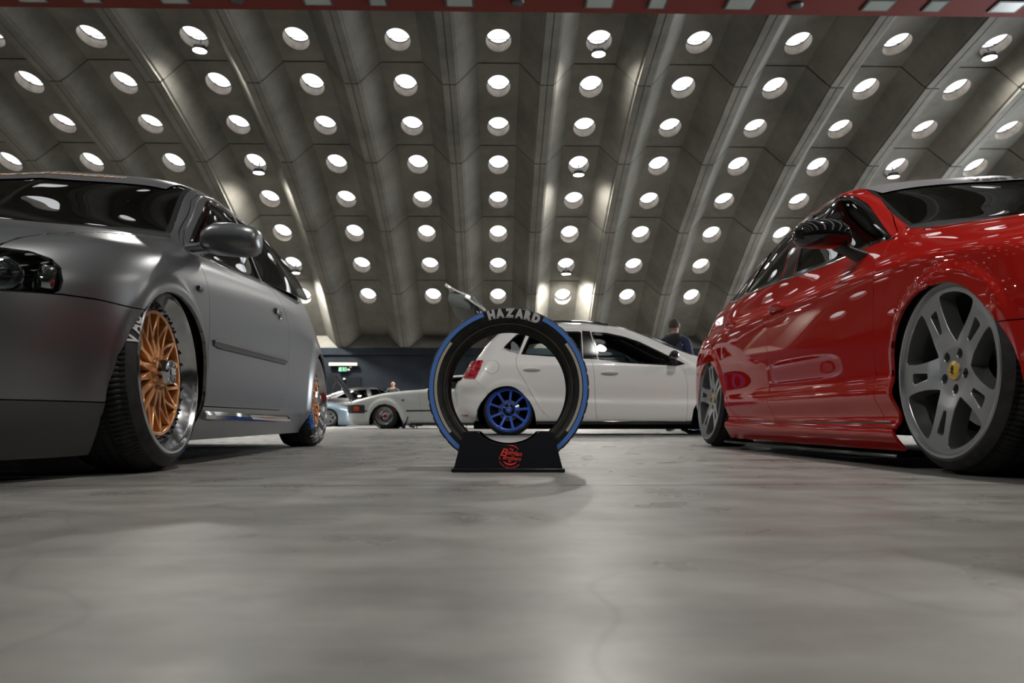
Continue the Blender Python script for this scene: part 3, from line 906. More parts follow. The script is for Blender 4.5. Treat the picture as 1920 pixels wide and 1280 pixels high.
# ---- white five-door hatchback
PO_ROWS = [
 dict(z=[(.8,.13),(-.3,.13),(-2.2,.13),(-2.9,.17),(-3.2,.19)], y=[(.8,.74),(-.3,.77),(-2.2,.77),(-3.1,.74)], xf=.78, xr=-3.08, cf=.6),
 dict(z=[(.8,.20),(-.3,.19),(-2.2,.19),(-3.2,.25)], y=[(.8,.79),(-.3,.805),(-2.2,.805),(-3.1,.79)], xf=.82, xr=-3.14, cf=.6),
 dict(z=[(.8,.30),(-.3,.29),(-3.2,.34)], y=[(.8,.80),(-.3,.822),(-2.2,.822),(-3.1,.80)], xf=.83, xr=-3.17, cf=.6),
 dict(z=[(.8,.37),(-.3,.36),(-3.2,.42)], y=[(.8,.80),(-.3,.826),(-2.2,.826),(-3.1,.80)], xf=.83, xr=-3.17, cf=.6),
 dict(z=[(.8,.42),(-.3,.42),(-3.2,.48)], y=[(.8,.80),(-.3,.810),(-2.2,.812),(-3.1,.80)], xf=.83, xr=-3.17, cf=.62),
 dict(z=[(.8,.52),(-.3,.60),(-3.2,.60)], y=[(.8,.78),(-.3,.820),(-2.2,.825),(-2.8,.82),(-3.1,.79)], xf=.80, xr=-3.15, cf=.64, nr=3.0),
 dict(z=[(.8,.60),(.2,.74),(-.3,.80),(-1.5,.82),(-3.2,.80)], y=[(.8,.74),(.2,.79),(-.3,.805),(-2.2,.812),(-2.8,.80),(-3.1,.76)], xf=.76, xr=-3.02, cf=.64, nr=3.0),
 dict(z=[(.8,.63),(.2,.80),(-.3,.865),(-.6,.88),(-1.5,.91),(-2.2,.93),(-2.6,.95),(-3.1,.95)], y=[(.8,.66),(.2,.74),(-.3,.765),(-2.2,.762),(-2.8,.74),(-3.1,.72)], xf=.72, xr=-2.95, cf=.6, nr=3.0),
 dict(z=[(.7,.66),(.2,.84),(-.1,.91),(-.25,.95),(-.5,1.04),(-.8,1.185),(-1.1,1.29),(-1.5,1.345),(-2.0,1.35),(-2.4,1.325),(-2.55,1.265),(-2.7,1.14),(-2.85,.99),(-2.95,.95)],
      y=[(.7,.55),(.2,.62),(-.25,.68),(-.8,.60),(-1.2,.56),(-2.2,.545),(-2.95,.62)], xf=.70, xr=-2.93, cf=.55, sz=.03, nr=3.0),
 dict(z=[(.7,.68),(.2,.87),(0,.93),(-.3,1.04),(-.6,1.185),(-.9,1.30),(-1.2,1.36),(-1.6,1.39),(-2.1,1.39),(-2.4,1.36),(-2.55,1.30),(-2.75,1.13),(-2.95,.96)],
      y=[(.7,.35),(-.3,.40),(-1,.36),(-2.6,.34),(-2.95,.38)], xf=.70, xr=-2.96, cf=.45, sz=.03, nr=3.0),
 dict(z=[(.7,.685),(.2,.88),(.08,.93),(-.3,1.08),(-.6,1.23),(-.85,1.33),(-1.15,1.385),(-1.6,1.41),(-2.1,1.408),(-2.4,1.38),(-2.55,1.32),(-2.77,1.15),(-2.97,.97)],
      y=[(.8,0),(-3.2,0)], xf=.70, xr=-2.98, sz=.03),
]
# ================================================================== WHEELS AND LETTERING
def text_geo(txt, size=1.0, shear=0.0, offset=0.0, extrude=0.0, align='CENTER', res=3):
    cu = bpy.data.curves.new('txt', 'FONT')
    cu.body = txt; cu.size = size; cu.shear = shear; cu.offset = offset; cu.extrude = extrude
    cu.align_x = align; cu.align_y = 'CENTER'; cu.resolution_u = res; cu.fill_mode = 'FRONT' if extrude == 0 else 'BOTH'
    o = bpy.data.objects.new('txt', cu); COL.objects.link(o)
    bpy.context.view_layer.update()
    me = o.to_mesh()
    bm = bmesh.new(); bm.from_mesh(me)
    if bm.verts:
        ya = min(v.co.y for v in bm.verts); yb = max(v.co.y for v in bm.verts)
        for k in range(1, 6):
            bmesh.ops.bisect_plane(bm, geom=list(bm.verts) + list(bm.edges) + list(bm.faces), plane_co=(0, ya + (yb - ya) * k / 6, 0), plane_no=(0, 1, 0))
        bm.verts.index_update()
    vs = [v.co.copy() for v in bm.verts]; fs = [tuple(v.index for v in p.verts) for p in bm.faces]; bm.free()
    o.to_mesh_clear(); bpy.data.objects.remove(o); bpy.data.curves.remove(cu)
    return vs, fs
def arc_text(mb, txt, R, h, mid, f, size, spacing=1.0, shear=0.0, offset=0.0, inward=False, wide=1.0, extrude=0.0):
    """letters round a circle; f(r, angle) -> 3D point. angle measured in the wheel plane, text reads clockwise, tops outwards"""
    adv = []
    for ch in txt:
        if ch == ' ': adv.append((None, None, size * .35)); continue
        vs, fs = text_geo(ch, size, shear, offset)
        if not vs: adv.append((None, None, size * .3)); continue
        w = max(v.x for v in vs) - min(v.x for v in vs); cx = (max(v.x for v in vs) + min(v.x for v in vs)) / 2
        adv.append(([(v.x - cx, v.y) for v in vs], fs, (w + size * 0.07)))
    ymax = max(max(p[1] for p in a[0]) for a in adv if a[0]); ymin = min(min(p[1] for p in a[0]) for a in adv if a[0])
    tot = sum(a[2] for a in adv) * spacing * wide; s = -tot / 2
    for pts, fs, w in adv:
        c = s + w * spacing * wide / 2; s += w * spacing * wide
        if not pts: continue
        out = []
        for (x, y) in pts:
            yy = (y - (ymax + ymin) / 2) / (ymax - ymin) * h
            if inward: r = R - yy; a = mid + (c + x * wide) / R
            else: r = R + yy; a = mid - (c + x * wide) / R
            out.append(f(r, a))
        mb.add(out, fs)

def plate(name, m, outer_r, holes, face, thick, parent, res=0.012, outer_n=96, back=None, nrm_smooth=True, inner_r=0.0):
    """flat-cut wheel face: CDT plate with holes, front surface y = face(r), walls going back. faces +y"""
    pts = []; edges = []; loops = []
    def addloop(lp):
        b = len(pts); pts.extend(lp); n = len(lp)
        edges.extend([(b + i, b + (i + 1) % n) for i in range(n)])
    outer = [(outer_r * cos(2 * pi * k / outer_n), outer_r * sin(2 * pi * k / outer_n)) for k in range(outer_n)]
    addloop(outer)
    for h in holes: addloop(h)
    nb = len(pts)
    g = np.arange(-outer_r, outer_r, res)
    for i, x in enumerate(g):
        for y in g + (res / 2 if i % 2 else 0):
            if x * x + y * y < (outer_r - res * .5) ** 2: pts.append((float(x), float(y)))
    vs, es, fs, *_ = delaunay_2d_cdt([Vector(p) for p in pts], edges, [], 0, 1e-6)
    P = [(v.x, v.y) for v in vs]; good = []
    bb = [poly_bbox(h) for h in holes]
    for f in fs:
        cx = sum(P[i][0] for i in f) / len(f); cy = sum(P[i][1] for i in f) / len(f)
        if cx * cx + cy * cy > outer_r ** 2: continue
        if any(b[0] < cx < b[1] and b[2] < cy < b[3] and inside(h, cx, cy) for h, b in zip(holes, bb)): continue
        good.append(tuple(f))
    cnt = set()
    for f in good:
        for i in range(len(f)): cnt.add((f[i], f[(i + 1) % len(f)]))
    B = [(a, b) for a, b in cnt if (b, a) not in cnt]
    V3 = [(x, face(hypot(x, y), atan2(y, x)), y) for x, y in P]
    n0 = len(V3)
    # chamfered edge ring then deep wall
    nb_ = {}
    for a, b in B:
        d = Vector((P[b][0] - P[a][0], P[b][1] - P[a][1])); 
        if d.length < 1e-9: continue
        d.normalize(); o_ = Vector((d.y, -d.x))
        for k in (a, b): nb_[k] = nb_.get(k, Vector((0, 0))) + o_
    m1 = {}; m2 = {}
    for k, o_ in nb_.items():
        if o_.length > 1e-9: o_.normalize()
        x, y = P[k]; r = hypot(x, y)
        m1[k] = len(V3); V3.append((x + o_.x * .0016, face(r, atan2(y, x)) - .0016, y + o_.y * .0016))
        bk = (back(r) if back else face(r, atan2(y, x)) - thick)
        m2[k] = len(V3); V3.append((x + o_.x * .004, bk, y + o_.y * .004))
    F = list(good)
    for a, b in B:
        F.append((b, a, m1[a], m1[b])); F.append((m1[b], m1[a], m2[a], m2[b]))
    mb = MB(); mb.add(V3, F, 0, True)
    o = mb.build(name, m, parent, weld=False)
    autosmooth(o, 40)
    return o
def pol(r, a): return (r * cos(a), r * sin(a))

def tyre(parent, R, rr, w, segs=120, tread=True, mat_=None, name='tyre', stretch=0.02, bulge=0.012):
    """outer sidewall towards +y with its bead at y=0; tread reaches back to y=-w"""
    T = R - rr
    prof = [(rr - .012, -.012), (rr - .006, -.002), (rr + .004, .000), (rr + T * .18, .002 - 0), (rr + T * .45, -stretch * .25), (rr + T * .7, -stretch * .8), (R - .012, -stretch - .012), (R - .004, -stretch - .022), (R, -stretch - .036)]
    n0 = len(prof)
    yi, yo = -w + stretch + .036, -stretch - .036
    gr = [0.22, 0.5, 0.78]
    tp = []
    for g in gr:
        y = yo + (yi - yo) * g
        tp += [(R, y + .006), (R - .007, y + .004), (R - .007, y - .004), (R, y - .006)]
    prof += tp + [(R, yi), (R - .004, yi - .014), (R - .012, yi - .024), (rr + T * .45, -w - .0), (rr + .0, -w)]
    mb = MB(); m = len(prof)
    segs = segs * 3 if tread else segs
    for i in range(segs):
        a = 2 * pi * i / segs
        for j, (r, y) in enumerate(prof):
            if tread and i % 3 == 0 and (6 <= j <= 9 or j >= m - 6) and r > R - .013: r -= .006
            elif tread and i % 3 == 0 and abs(r - R) < 1e-6: r -= .003
            mb.v.append((r * cos(a), y, r * sin(a)))
    for i in range(segs):
        i2 = (i + 1) % segs
        for j in range(m - 1):
            mb.f.append((i * m + j, i2 * m + j, i2 * m + j + 1, i * m + j + 1)); mb.mi.append(0); mb.sm.append(True)
    o = mb.build(name, mat_ or M_RUBBER, parent, weld=False)
    autosmooth(o, 28)
    return o, prof

def side_y(prof):
    """y on the tyre's outer sidewall at radius r"""
    q = sorted(prof[2:9]); rs = [p[0] for p in q]; ys = [p[1] for p in q]
    return lambda r: float(np.interp(r, rs, ys)) + .0035
def barrel(parent, rr, w, mat_, lip=0.03, name='rim_barrel', ri=None, segs=96):
    """outer lip at y=0 (radius rr), dropping to ri at depth lip, then inner barrel"""
    ri = ri or rr - .02
    mb = MB()
    mb.lathe([(rr - .010, -.010), (rr + .004, .001), (rr + .001, .005), (rr - .006, .004), (rr - .010, -.004), (rr - .014, -.012), (ri + .002, -lip * .85), (ri, -lip), (ri - .002, -lip - .02), (ri, -w + .05), (rr - .01, -w)], segs)
    o = mb.build(name, mat_, parent); autosmooth(o, 40); return o
def brake(parent, r=0.14, y=-0.10, cal=0.6, col=None):
    mb = MB(); mb.lathe([(.05, y), (r, y), (r, y - .02), (.05, y - .02)], 48)
    o = mb.build('brake_disc', M_ROTOR, parent); autosmooth(o)
    mb = MB(); mb.lathe([(r - .045, y + .035), (r + .008, y + .03), (r + .012, y - .03), (r - .045, y - .03)], 10, a0=cal, a1=cal + .75)
    o = mb.build('brake_caliper', col or M_BLACK, parent); autosmooth(o)
    mb = MB(); mb.lathe([(0.0, y + .01), (.055, y + .008), (.06, y)], 24); mb.build('hub_carrier', M_BLACK, parent)
    mb = MB(); mb.lathe([(0.0, -.165), (.21, -.165), (.235, -.15)], 32); mb.build('inner_dish', M_VOID, parent)

def wheel_root(car, x, y, z, side, camber=3.5, steer=0.0, name='wheel'):
    e = empty(name, (x, side * y, z), 0, car.root)
    e.rotation_euler = (radians(camber), 0, (0 if side > 0 else pi) + radians(steer))
    return e

# --- lattice wheel in bronze with a polished deep lip
def bronze_wheel(car, x, y, z, side, R=.317, words=None, camber=4, steer=0, spin=0.0):
    e = wheel_root(car, x, y, z, side, camber, steer)
    rr = .262
    t, prof = tyre(e, R, rr, .225, stretch=.024)
    barrel(e, rr, .2, M_POLISH, .042, ri=.222)
    mb = MB(); mb.lathe([(.224, -.041), (.205, -.040), (.203, -.037), (.199, -.039)], 96); o = mb.build('lip_flange', M_GLOSSBLACK, e); autosmooth(o)
    mb = MB(); mb.lathe([(0, .006), (.0045, .006), (.0055, .003), (.0055, -.006)], 6)
    bolt = mb.build('rim_bolt', M_GLOSSBLACK, e)
    for k in range(32):
        a = 2 * pi * k / 32
        q = bolt if k == 0 else link(bolt.copy(), e)
        q.location = (.213 * cos(a), -.036, .213 * sin(a))
    n = 15; holes = []; rm, ro, ri_ = .112, .192, .052
    for k in range(n):
        a = 2 * pi * k / n + spin; h = pi / n
        kite = [pol(ri_, a), pol(rm, a - h), pol(ro, a), pol(rm, a + h)]
        # inner kite: between neighbouring spokes
        q = [pol(ri_ + .004, a - h * .35), pol(rm, a - h * .98), pol(ro, a), pol(rm, a + h * .98), pol(ri_ + .004, a + h * .35)]
        q = inset_poly(q, .0042); holes.append(round_poly(q, .006, 3))
        b = a + h
        tri = [pol(rm + .004, b)] + [pol(ro + .005, b + h * s) for s in (-.98, -.5, 0, .5, .98)][::-1]
        tri = inset_poly(tri, .0036); holes.append(round_poly(tri, .004, 2))
    face = lambda r, a: -.036 - .012 * exp(-((r - .13) / .05) ** 2) + (.010 if r < .05 else 0)
    plate('rim_centre', M_BRONZE, .203, holes, face, .03, e, .009)
    mb = MB()
    for k in range(10):     # small bosses round the hub
        a = 2 * pi * k / 10; r = .052
        b = len(mb.v); mb.lathe([(0, .012), (.005, .011), (.007, .006), (.008, -.004)], 10)
        for i in range(b, len(mb.v)): mb.v[i] = (mb.v[i][0] + r * cos(a), mb.v[i][1] - .040, mb.v[i][2] + r * sin(a))
    mb.build('hub_bosses', M_BRONZE, e)
    cap = MB(); cap.lathe([(.046, -.04), (.045, -.012), (.040, .000)], 6, smooth=False)
    cap.lathe([(.040, .000), (.039, .006), (.036, .008)], 36)
    c_ = cap.build('centre_cap', M_CHROME, e)
    c2 = MB(); c2.lathe([(.036, .008), (.030, .0095), (0, .010)], 36); c2.build('cap_disc', M_GLOSSBLACK, e)
    tx = MB(); vs, fs = text_geo('BBS', .027, offset=.0012)
    tx.add([(-v.x * 1.0, .0115, v.y) for v in vs], fs); tx.build('cap_letters', M_WHITEPRINT, e)
    brake(e, .15, -.10, 2.0)
    sy = side_y(prof); fpt = lambda r, a: (-r * cos(a), sy(r), r * sin(a))
    Rm = (rr + R) / 2 + .000
    for (txt, ang, m_, kind) in (words or []):
        tb = MB()
        if kind == 'text': arc_text(tb, txt, Rm, .034, radians(ang), fpt, .040, shear=.2, offset=.0016)
        elif kind == 'tail': arc_text(tb, txt, Rm, .034, radians(ang), fpt, .040, shear=.35, offset=.0016)
        elif kind == 'bars':
            for j in range(3):
                a0 = radians(ang - j * 5); a1 = a0 - radians(3.2)
                g = [[fpt(Rm - .016 + .032 * u, a0 + (a1 - a0) * v + .05 * (1 - u)) for u in (0, .33, .66, 1)] for v in (0, .5, 1)]
                tb.add([p for r_ in g for p in r_], [(i * 4 + j_, i * 4 + j_ + 1, i * 4 + j_ + 5, i * 4 + j_ + 4) for i in range(2) for j_ in range(3)])
        o = tb.build('tyre_lettering', m_, e)
    return e
# ================================================================== GREY HATCHBACK
def paint(name, col, rough, metal, coat, coat_r=.02, flake=0.0):
    m = mat(name, col, rough, metal, coat, coat_r)
    return m
M_GREYPAINT = paint('satin_grey_paint', (.22, .226, .236), .32, .9, .0)
M_GREYTRIM = mat('satin_grey_trim', (.09, .092, .095), .42, .4)
def arch_poly(up, x0, x1):
    return [(x0, -.1)] + up + [(x1, -.1)]
def circ_arch(cx, cz, r, n=30):
    a = [radians(-15 + 210 * k / n) for k in range(n + 1)]
    p = [(cx + r * cos(t), cz + r * sin(t)) for t in a]
    return [(p[0][0] + .0, -.1)] + p + [(p[-1][0], -.1)]

def wheel_well(car, x, r, side, zc=.31, y0=.42, y1=.80):
    mb = MB()
    mb.lathe([(.0, y0), (r, y0), (r + .015, y0 + .03), (r + .015, y1)], 40, a0=radians(-25), a1=radians(205))
    o = mb.build('wheel_well', M_VOID, car.root); autosmooth(o)
    o.location = (x, 0, zc)
    if side < 0:
        o.data.transform(Matrix.Scale(-1, 4, (0, 1, 0)))
    return o
def floor_pan(car, x0, x1, hw, z=.13, arches=()):
    mb = MB()
    mb.box(((x0 + x1) / 2, 0, z + .04), (abs(x1 - x0), 2 * hw, .08))
    return mb.build('floor_pan', M_VOID, car.root)
def seats(car, xs, rows=((-1.05, .38), (-1.05, -.38)), z=.35, bench=-1.95, bw=1.1, m_=None, parent=None):
    m_ = m_ or M_SEAT
    def seat(x, y, w, nm='seat'):
        s = empty(nm, (x, y, z), 0, car.root)
        mb = MB(); mb.box((0, 0, .0), (.50, w, .16), bev=.05); mb.build('cushion', m_, s)
        mb = MB(); M = Matrix.Rotation(radians(-18), 4, 'Y'); mb.box((-.30, 0, .31), (.13, w, .60), M=M, bev=.05); mb.build('backrest', m_, s)
        mb = MB(); n = 1 if w < .7 else 2
        for k in range(n):
            yy = 0 if n == 1 else (-w / 4 + k * w / 2)
            mb.box((-.42, yy, .68), (.09, .24, .16), M=M, bev=.035); mb.tube([(-.40, yy - .05, .5), (-.41, yy - .05, .65)], .006, 6); mb.tube([(-.40, yy + .05, .5), (-.41, yy + .05, .65)], .006, 6)
        mb.build('headrest', m_, s)
    for x, y in rows: seat(x, y, .5)
    if bench: seat(bench, 0, bw, 'rear_bench')
def dashboard(car, x0, w=1.3, z=.78, wheel_y=.36):
    mb = MB(); mb.box((x0, 0, z - .12), (.42, w, .26), bev=.07)
    d = mb.build('dashboard', M_BLACK, car.root)
    s = MB(); R = .185; n = 32
    Mx = Matrix.Translation((x0 - .40, wheel_y, z - .02)) @ Matrix.Rotation(radians(65), 4, 'Y')
    s.tube([Mx @ Vector((R * cos(2 * pi * k / n), R * sin(2 * pi * k / n), 0)) for k in range(n)], .014, 8, closed=True)
    for a in (0, 2.3, -2.3): s.tube([Mx @ Vector((R * cos(a + pi), R * sin(a + pi), 0)), Mx @ Vector((0, 0, .03))], .014, 6)
    s.tube([Mx @ Vector((0, 0, .04)), Mx @ Vector((0, 0, .18))], .03, 8)
    s.build('steering_wheel', M_BLACK, car.root)
def lining(car, keys, m_=None):
    return car.piece(keys, 'cabin_lining', m_ or M_VOID, both=True, off=-.035, rim=False)

def build_grey():
    car = Car('parked_hatchback', (-1.97228, 2.37986, 0), -1.50704, 'satin dark grey lowered three-door hatchback with bronze lattice wheels, parked at the left')
    fl = [arch_flare(0, .30, .272, .014, .045, .1, crisp=.006), arch_flare(-2.513, .30, .305, .022, .05, .1, crisp=.012)]
    car.shape(A3_ROWS, 300, 100, flares=fl)
    sp = side_pred(.12, .3)
    up = [(.274, .07), (.302, .143), (.32, .21), (.328, .256), (.318, .341), (.284, .419), (.237, .479), (.20, .512), (.152, .541), (.10, .560), (.053, .57), (0, .571), (-.047, .565), (-.11, .547), (-.168, .517), (-.215, .478), (-.245, .443), (-.266, .392), (-.278, .34), (-.289, .27), (-.294, .2), (-.300, .124)]
    car.region('void', arch_poly(up, .27, -.30), 'y', sp)
    car.region('void', circ_arch(-2.513, .295, .305), 'y', sp)
    # glass
    fg = round_poly([(-.405, .822), (-.52, .898), (-.65, .985), (-.85, 1.118), (-.95, 1.174), (-1.06, 1.196), (-1.305, 1.203), (-1.325, .857), (-.95, .832), (-.60, .808), (-.43, .798)], [.01, .02, .02, .02, .03, .03, .01, .01, .02, .02, .008])
    car.region('side_glass', fg, 'y', sp, .014, 'window_trim')
    qg = round_poly([(-1.345, .862), (-1.332, 1.207), (-1.70, 1.212), (-2.02, 1.185), (-2.24, 1.12), (-2.40, 1.01), (-2.43, .945), (-2.32, .915), (-1.9, .888)], [.01, .01, .02, .03, .04, .05, .04, .04, .02])
    car.region('quarter_glass', qg, 'y', sp, .012, 'quarter_trim')
    # A-pillar corner seam + door
    door = [(-.3, .212), (-.318, .34), (-.325, .424), (-.331, .5), (-.330, .576), (-.331, .671), (-.322, .718), (-.300, .748), (-.308, .785), (-.36, .825), (-.50, .918), (-.657, 1.022), (-.80, 1.128), (-.95, 1.205), (-1.06, 1.223), (-1.322, 1.228), (-1.332, .90), (-1.36, .862), (-1.43, .855), (-1.54, .832), (-1.59, .79), (-1.618, .72), (-1.621, .62), (-1.614, .5), (-1.602, .40), (-1.575, .30), (-1.53, .24), (-1.48, .216)]
    car.region('door', door, 'y', sp)
    front = lambda f: f.calc_center_median().x > .2
    hl = [(.34, .578), (.50, .585), (.62, .590), (.70, .592), (.734, .580), (.754, .559), (.763, .524), (.762, .498), (.752, .487), (.68, .480), (.34, .470)]
    hp = lambda f: f.normal.x > .08 and f.calc_center_median().x > .35
    car.region('headlight', hl, 'x', hp)
    lip = [(.10, .209), (1.2, .209), (1.2, -.1), (.10, -.1)]
    car.region('bumper_lip', lip, 'y', front)
    bp = [(.20, .487), (.317, .488), (.393, .490), (.5, .487), (.61, .477), (1.2, .466), (1.2, -.1), (.2, -.1)]
    car.region('bumper', bp, 'y', front)
    rb = [(-2.6, .44), (-3.0, .46), (-3.6, .46), (-3.6, -.1), (-2.6, -.1)]
    car.region('rear_bumper', rb, 'y', lambda f: f.calc_center_median().x < -2.55)
    tp = lambda f: f.normal.z > .15 and f.calc_center_median().z > .5
    hood = [(1.0, -.1), (1.0, .60), (.573, .648), (.516, .662), (.46, .680), (.39, .700), (.25, .715), (0, .715), (-.18, .70), (-.26, .66), (-.24, .5), (-.17, .25), (-.13, -.1)]
    car.region('hood', hood, 'z', tp)
    ws = round_poly([(-.205, -.1), (-.22, .25), (-.30, .5), (-.41, .678), (-.52, .650), (-.648, .616), (-.82, .575), (-.985, .545), (-.962, .42), (-.925, .2), (-.91, -.1)], [.0, .02, .03, .02, .02, .02, .02, .03, .02, .02, 0])
    car.region('windscreen', ws, 'z', tp, .018, 'screen_trim')
    cowl = [(-.13, -.1), (-.17, .25), (-.24, .5), (-.27, .66), (-.36, .70), (-.41, .678), (-.30, .5), (-.22, .25), (-.205, -.1)]
    car.region('cowl', cowl, 'z', tp)
    rw = round_poly([(-2.74, -.1), (-2.74, .42), (-2.80, .50), (-3.02, .545), (-3.10, .50), (-3.13, -.1)], .02)
    car.region('rear_window', rw, 'z', tp)
    tlp = lambda f: f.normal.x < -.15 and f.calc_center_median().x < -2.7
    car.region('tail_light', [(.50, .60), (.80, .60), (.80, .76), (.50, .78)], 'x', tlp)
    g = car.classify('body')
    car.piece('body', 'body_shell', M_GREYPAINT, both=True)
    for sd in (1, -1):
        d = car.piece('door', 'door', M_GREYPAINT, side=sd)
        car.piece('side_glass', 'door_window', M_GLASS_DARK, side=sd, off=-.006, rim=False, parent=d)
        car.piece('window_trim', 'window_frame', M_GLOSSBLACK, side=sd, off=.001, gap=0, parent=d)
        q = car.piece('quarter_glass', 'quarter_window', M_GLASS_DARK, side=sd, off=.002, gap=0, depth=.004)
        # hinged open at its front edge
        pv, _ = car.surf(-1.34, 1.0, sd)
        q.matrix_local = Matrix.Translation(pv) @ Matrix.Rotation(radians(-3.2) * sd, 4, 'Z') @ Matrix.Translation(-pv)
        car.piece('quarter_trim', 'quarter_seal', M_BLACK, side=sd, gap=0)
        # chrome line round the side glass
        top = [(-.330, .800), (-.50, .908), (-.657, 1.010), (-.80, 1.115), (-.95, 1.192), (-1.06, 1.211), (-1.2, 1.216), (-1.5, 1.223), (-1.8, 1.218), (-2.05, 1.19), (-2.26, 1.125), (-2.42, 1.01)]
        car.strip(top, 'chrome_strip', M_CHROME, .009, .004, sd)
        car.strip([(-.33, .788), (-.6, .801), (-.95, .825), (-1.33, .852)], 'belt_strip', M_CHROME, .010, .005, sd, parent=d)
        car.strip([(-1.35, .857), (-1.7, .872), (-2.0, .889), (-2.3, .908), (-2.43, .935)], 'quarter_strip', M_CHROME, .010, .005, sd)
        # side moulding
        st = MB()
        rings = []
        for i in range(25):
            t = i / 24; x = -.374 - 1.18 * t; z = .452 + .022 * t
            p, n_ = car.surf(x, z, sd)
            u = Vector((0, 0, 1)); k = .6 if i in (0, 24) else 1
            rings.append([p + u * .020 * k - n_ * .002, p + u * .018 * k + n_ * .010 * k, p + u * .004 + n_ * .014 * k, p + u * .000 + n_ * .012 * k, p - u * .016 * k + n_ * .009 * k, p - u * .020 * k - n_ * .002])
        st.hull_sections(rings); o = st.build('side_moulding', M_GREYTRIM, d); autosmooth(o, 25)
        # polished sill plate
        st = MB(); rings = []
        for i in range(31):
            t = i / 30; x = -.335 - 1.42 * t; z0 = .198 - .004 * t
            p, n_ = car.surf(x, .185, sd); p.z = 0
            u = Vector((0, 0, 1)); k = .75 if i in (0, 30) else 1
            b = p + u * z0
            rings.append([b + n_ * .000, b + n_ * .012 * k, b - u * .012 + n_ * .022 * k, b - u * .028 + n_ * .022 * k, b - u * .034 + n_ * .012 * k, b - u * .034 - n_ * .004])
        st.hull_sections(rings); o = st.build('sill_plate', M_CHROME); o.parent = car.root; autosmooth(o, 30)
        o['label'] = 'polished chrome sill strip'
        # handle: recessed plate with flap
        p, n_ = car.surf(-1.40, .705, sd)
        h = MB(); rings = []
        Mh = Matrix.Translation(p + n_ * .003)
        h.box((0, 0, 0), (.105, .006, .062), bev=.0028)
        ho = h.build('door_handle', M_BLACK, d); ho.matrix_local = Matrix.Translation(p)
        h = MB(); h.box((0, sd * .007, .014), (.100, .012, .030), bev=.005); q_ = h.build('handle_flap', M_GREYPAINT, d); q_.location = p
        h = MB(); h.lathe([(0, .012), (.009, .011), (.011, .006), (.011, 0)], 16); q_ = h.build('key_lock', M_CHROME, d); q_.location = p + Vector((-.028, sd * .002, -.016))
        # side repeater
        p, n_ = car.surf(-.232, .632, sd)
        h = MB(); h.box((0, 0, 0), (.048, .014, .022), bev=.0065); o = h.build('side_repeater', M_GLOSSBLACK, car.root); o.location = p + n_ * .003
        # door mirror
        mirror_grey(car, sd)
        wheel_well(car, 0, .325, sd, .30); wheel_well(car, -2.513, .335, sd, .30)
        car.piece('tail_light', 'tail_light', M_TAIL, side=sd, off=.002)
    [car.piece('headlight', 'headlight_recess', M_LAMPCASE, side=q_, off=-.085, rim=False) for q_ in (1, -1)]
    for sd in (1, -1):
        hs = car.piece('headlight', 'headlight', M_GLASS_CLEAR, side=sd, off=-.001, gap=.004, depth=.002)
        pc = {'b': Vector((.525, .655, .527)), 'a': Vector((.655, .49, .527))}
        for kx, (px, py, pz, r) in {'o': (.538, .640, .530, .043), 'i': (.640, .495, .530, .045)}.items():
            rb_ = MB(); rb_.lathe([(0, -.040), (r * .35, -.038), (r * .7, -.022), (r * .95, .006), (r, .012), (r * 1.06, .010), (r * 1.06, -.03)], 36, axis='x')
            ro = rb_.build('reflector_bowl', M_CHROME, hs); ro.location = (px, sd * py, pz); ro.rotation_euler = (0, 0, sd * radians(32)); autosmooth(ro)
            lb = MB(); lb.lathe([(0, .012), (r * .2, .0105), (r * .45, .004), (r * .5, .0)], 24, axis='x')
            lo = lb.build('projector_lens', M_GLASS_CLEAR, hs); lo.location = ro.location; lo.rotation_euler = ro.rotation_euler
            for q_, rq in enumerate((.55, .68, .81, .92)):
                lb = MB(); lb.tube([( -.012 + .012 * q_ * .7, r * rq * cos(2 * pi * k / 32), r * rq * sin(2 * pi * k / 32)) for k in range(32)], .0015, 5, closed=True)
                qo = lb.build('bowl_ring', M_CHROME, hs); qo.location = ro.location; qo.rotation_euler = ro.rotation_euler
        ib = MB(); ib.box((.485, sd * .715, .53), (.05, .05, .075), M=Matrix.Rotation(sd * radians(50), 4, 'Z'), bev=.012)
        ib.build('indicator_bowl', M_CHROME, hs)
    car.piece('hood', 'bonnet', M_GREYPAINT, both=True, gap=.003)
    b = car.piece('bumper', 'front_bumper', M_GREYPAINT, both=True, gap=.0025)
    car.piece('bumper_lip', 'bumper_lip', M_GREYTRIM, both=True, parent=b, gap=.0015)
    car.piece('rear_bumper', 'rear_bumper', M_GREYPAINT, both=True)
    w = car.piece('windscreen', 'windscreen', M_GLASS_DARK, both=True, off=-.002, rim=False)
    car.piece('screen_trim', 'screen_border', M_VOID, both=True, gap=0, parent=w)
    car.piece('cowl', 'scuttle_panel', M_BLACK, both=True)
    car.piece('rear_window', 'rear_window', M_GLASS_DARK, both=True, rim=False)
    lining(car, ['body', 'door'])
    # sun strip with lettering
    st = sunstrip(car, -.745, -.93, .50, M_STRIPGREY)
    for (txt, sz, m_, lift, ofs) in (('Hard & Lowdown', .085, M_ORANGEPRINT, .0040, .006), ('Hard & Lowdown', .085, M_WHITEPRINT, .0052, .001)):
        tx = MB(); vs, fs = text_geo(txt, sz, shear=.35, offset=ofs)
        P_ = []
        for v in vs:
            y = .02 + v.x * .9; yy = abs(y) / .5
            P_.append(car.top(-.84 - v.y * .9 - .05 * yy ** 2, y, lift)[0])
        tx.add(P_, fs); tx.build('strip_lettering', m_, st)
    floor_pan(car, .6, -3.0, .52)
    seats(car, None, ((-1.15, .36), (-1.15, -.36)), .30, -1.95)
    dashboard(car, -.50, 1.2, .80)
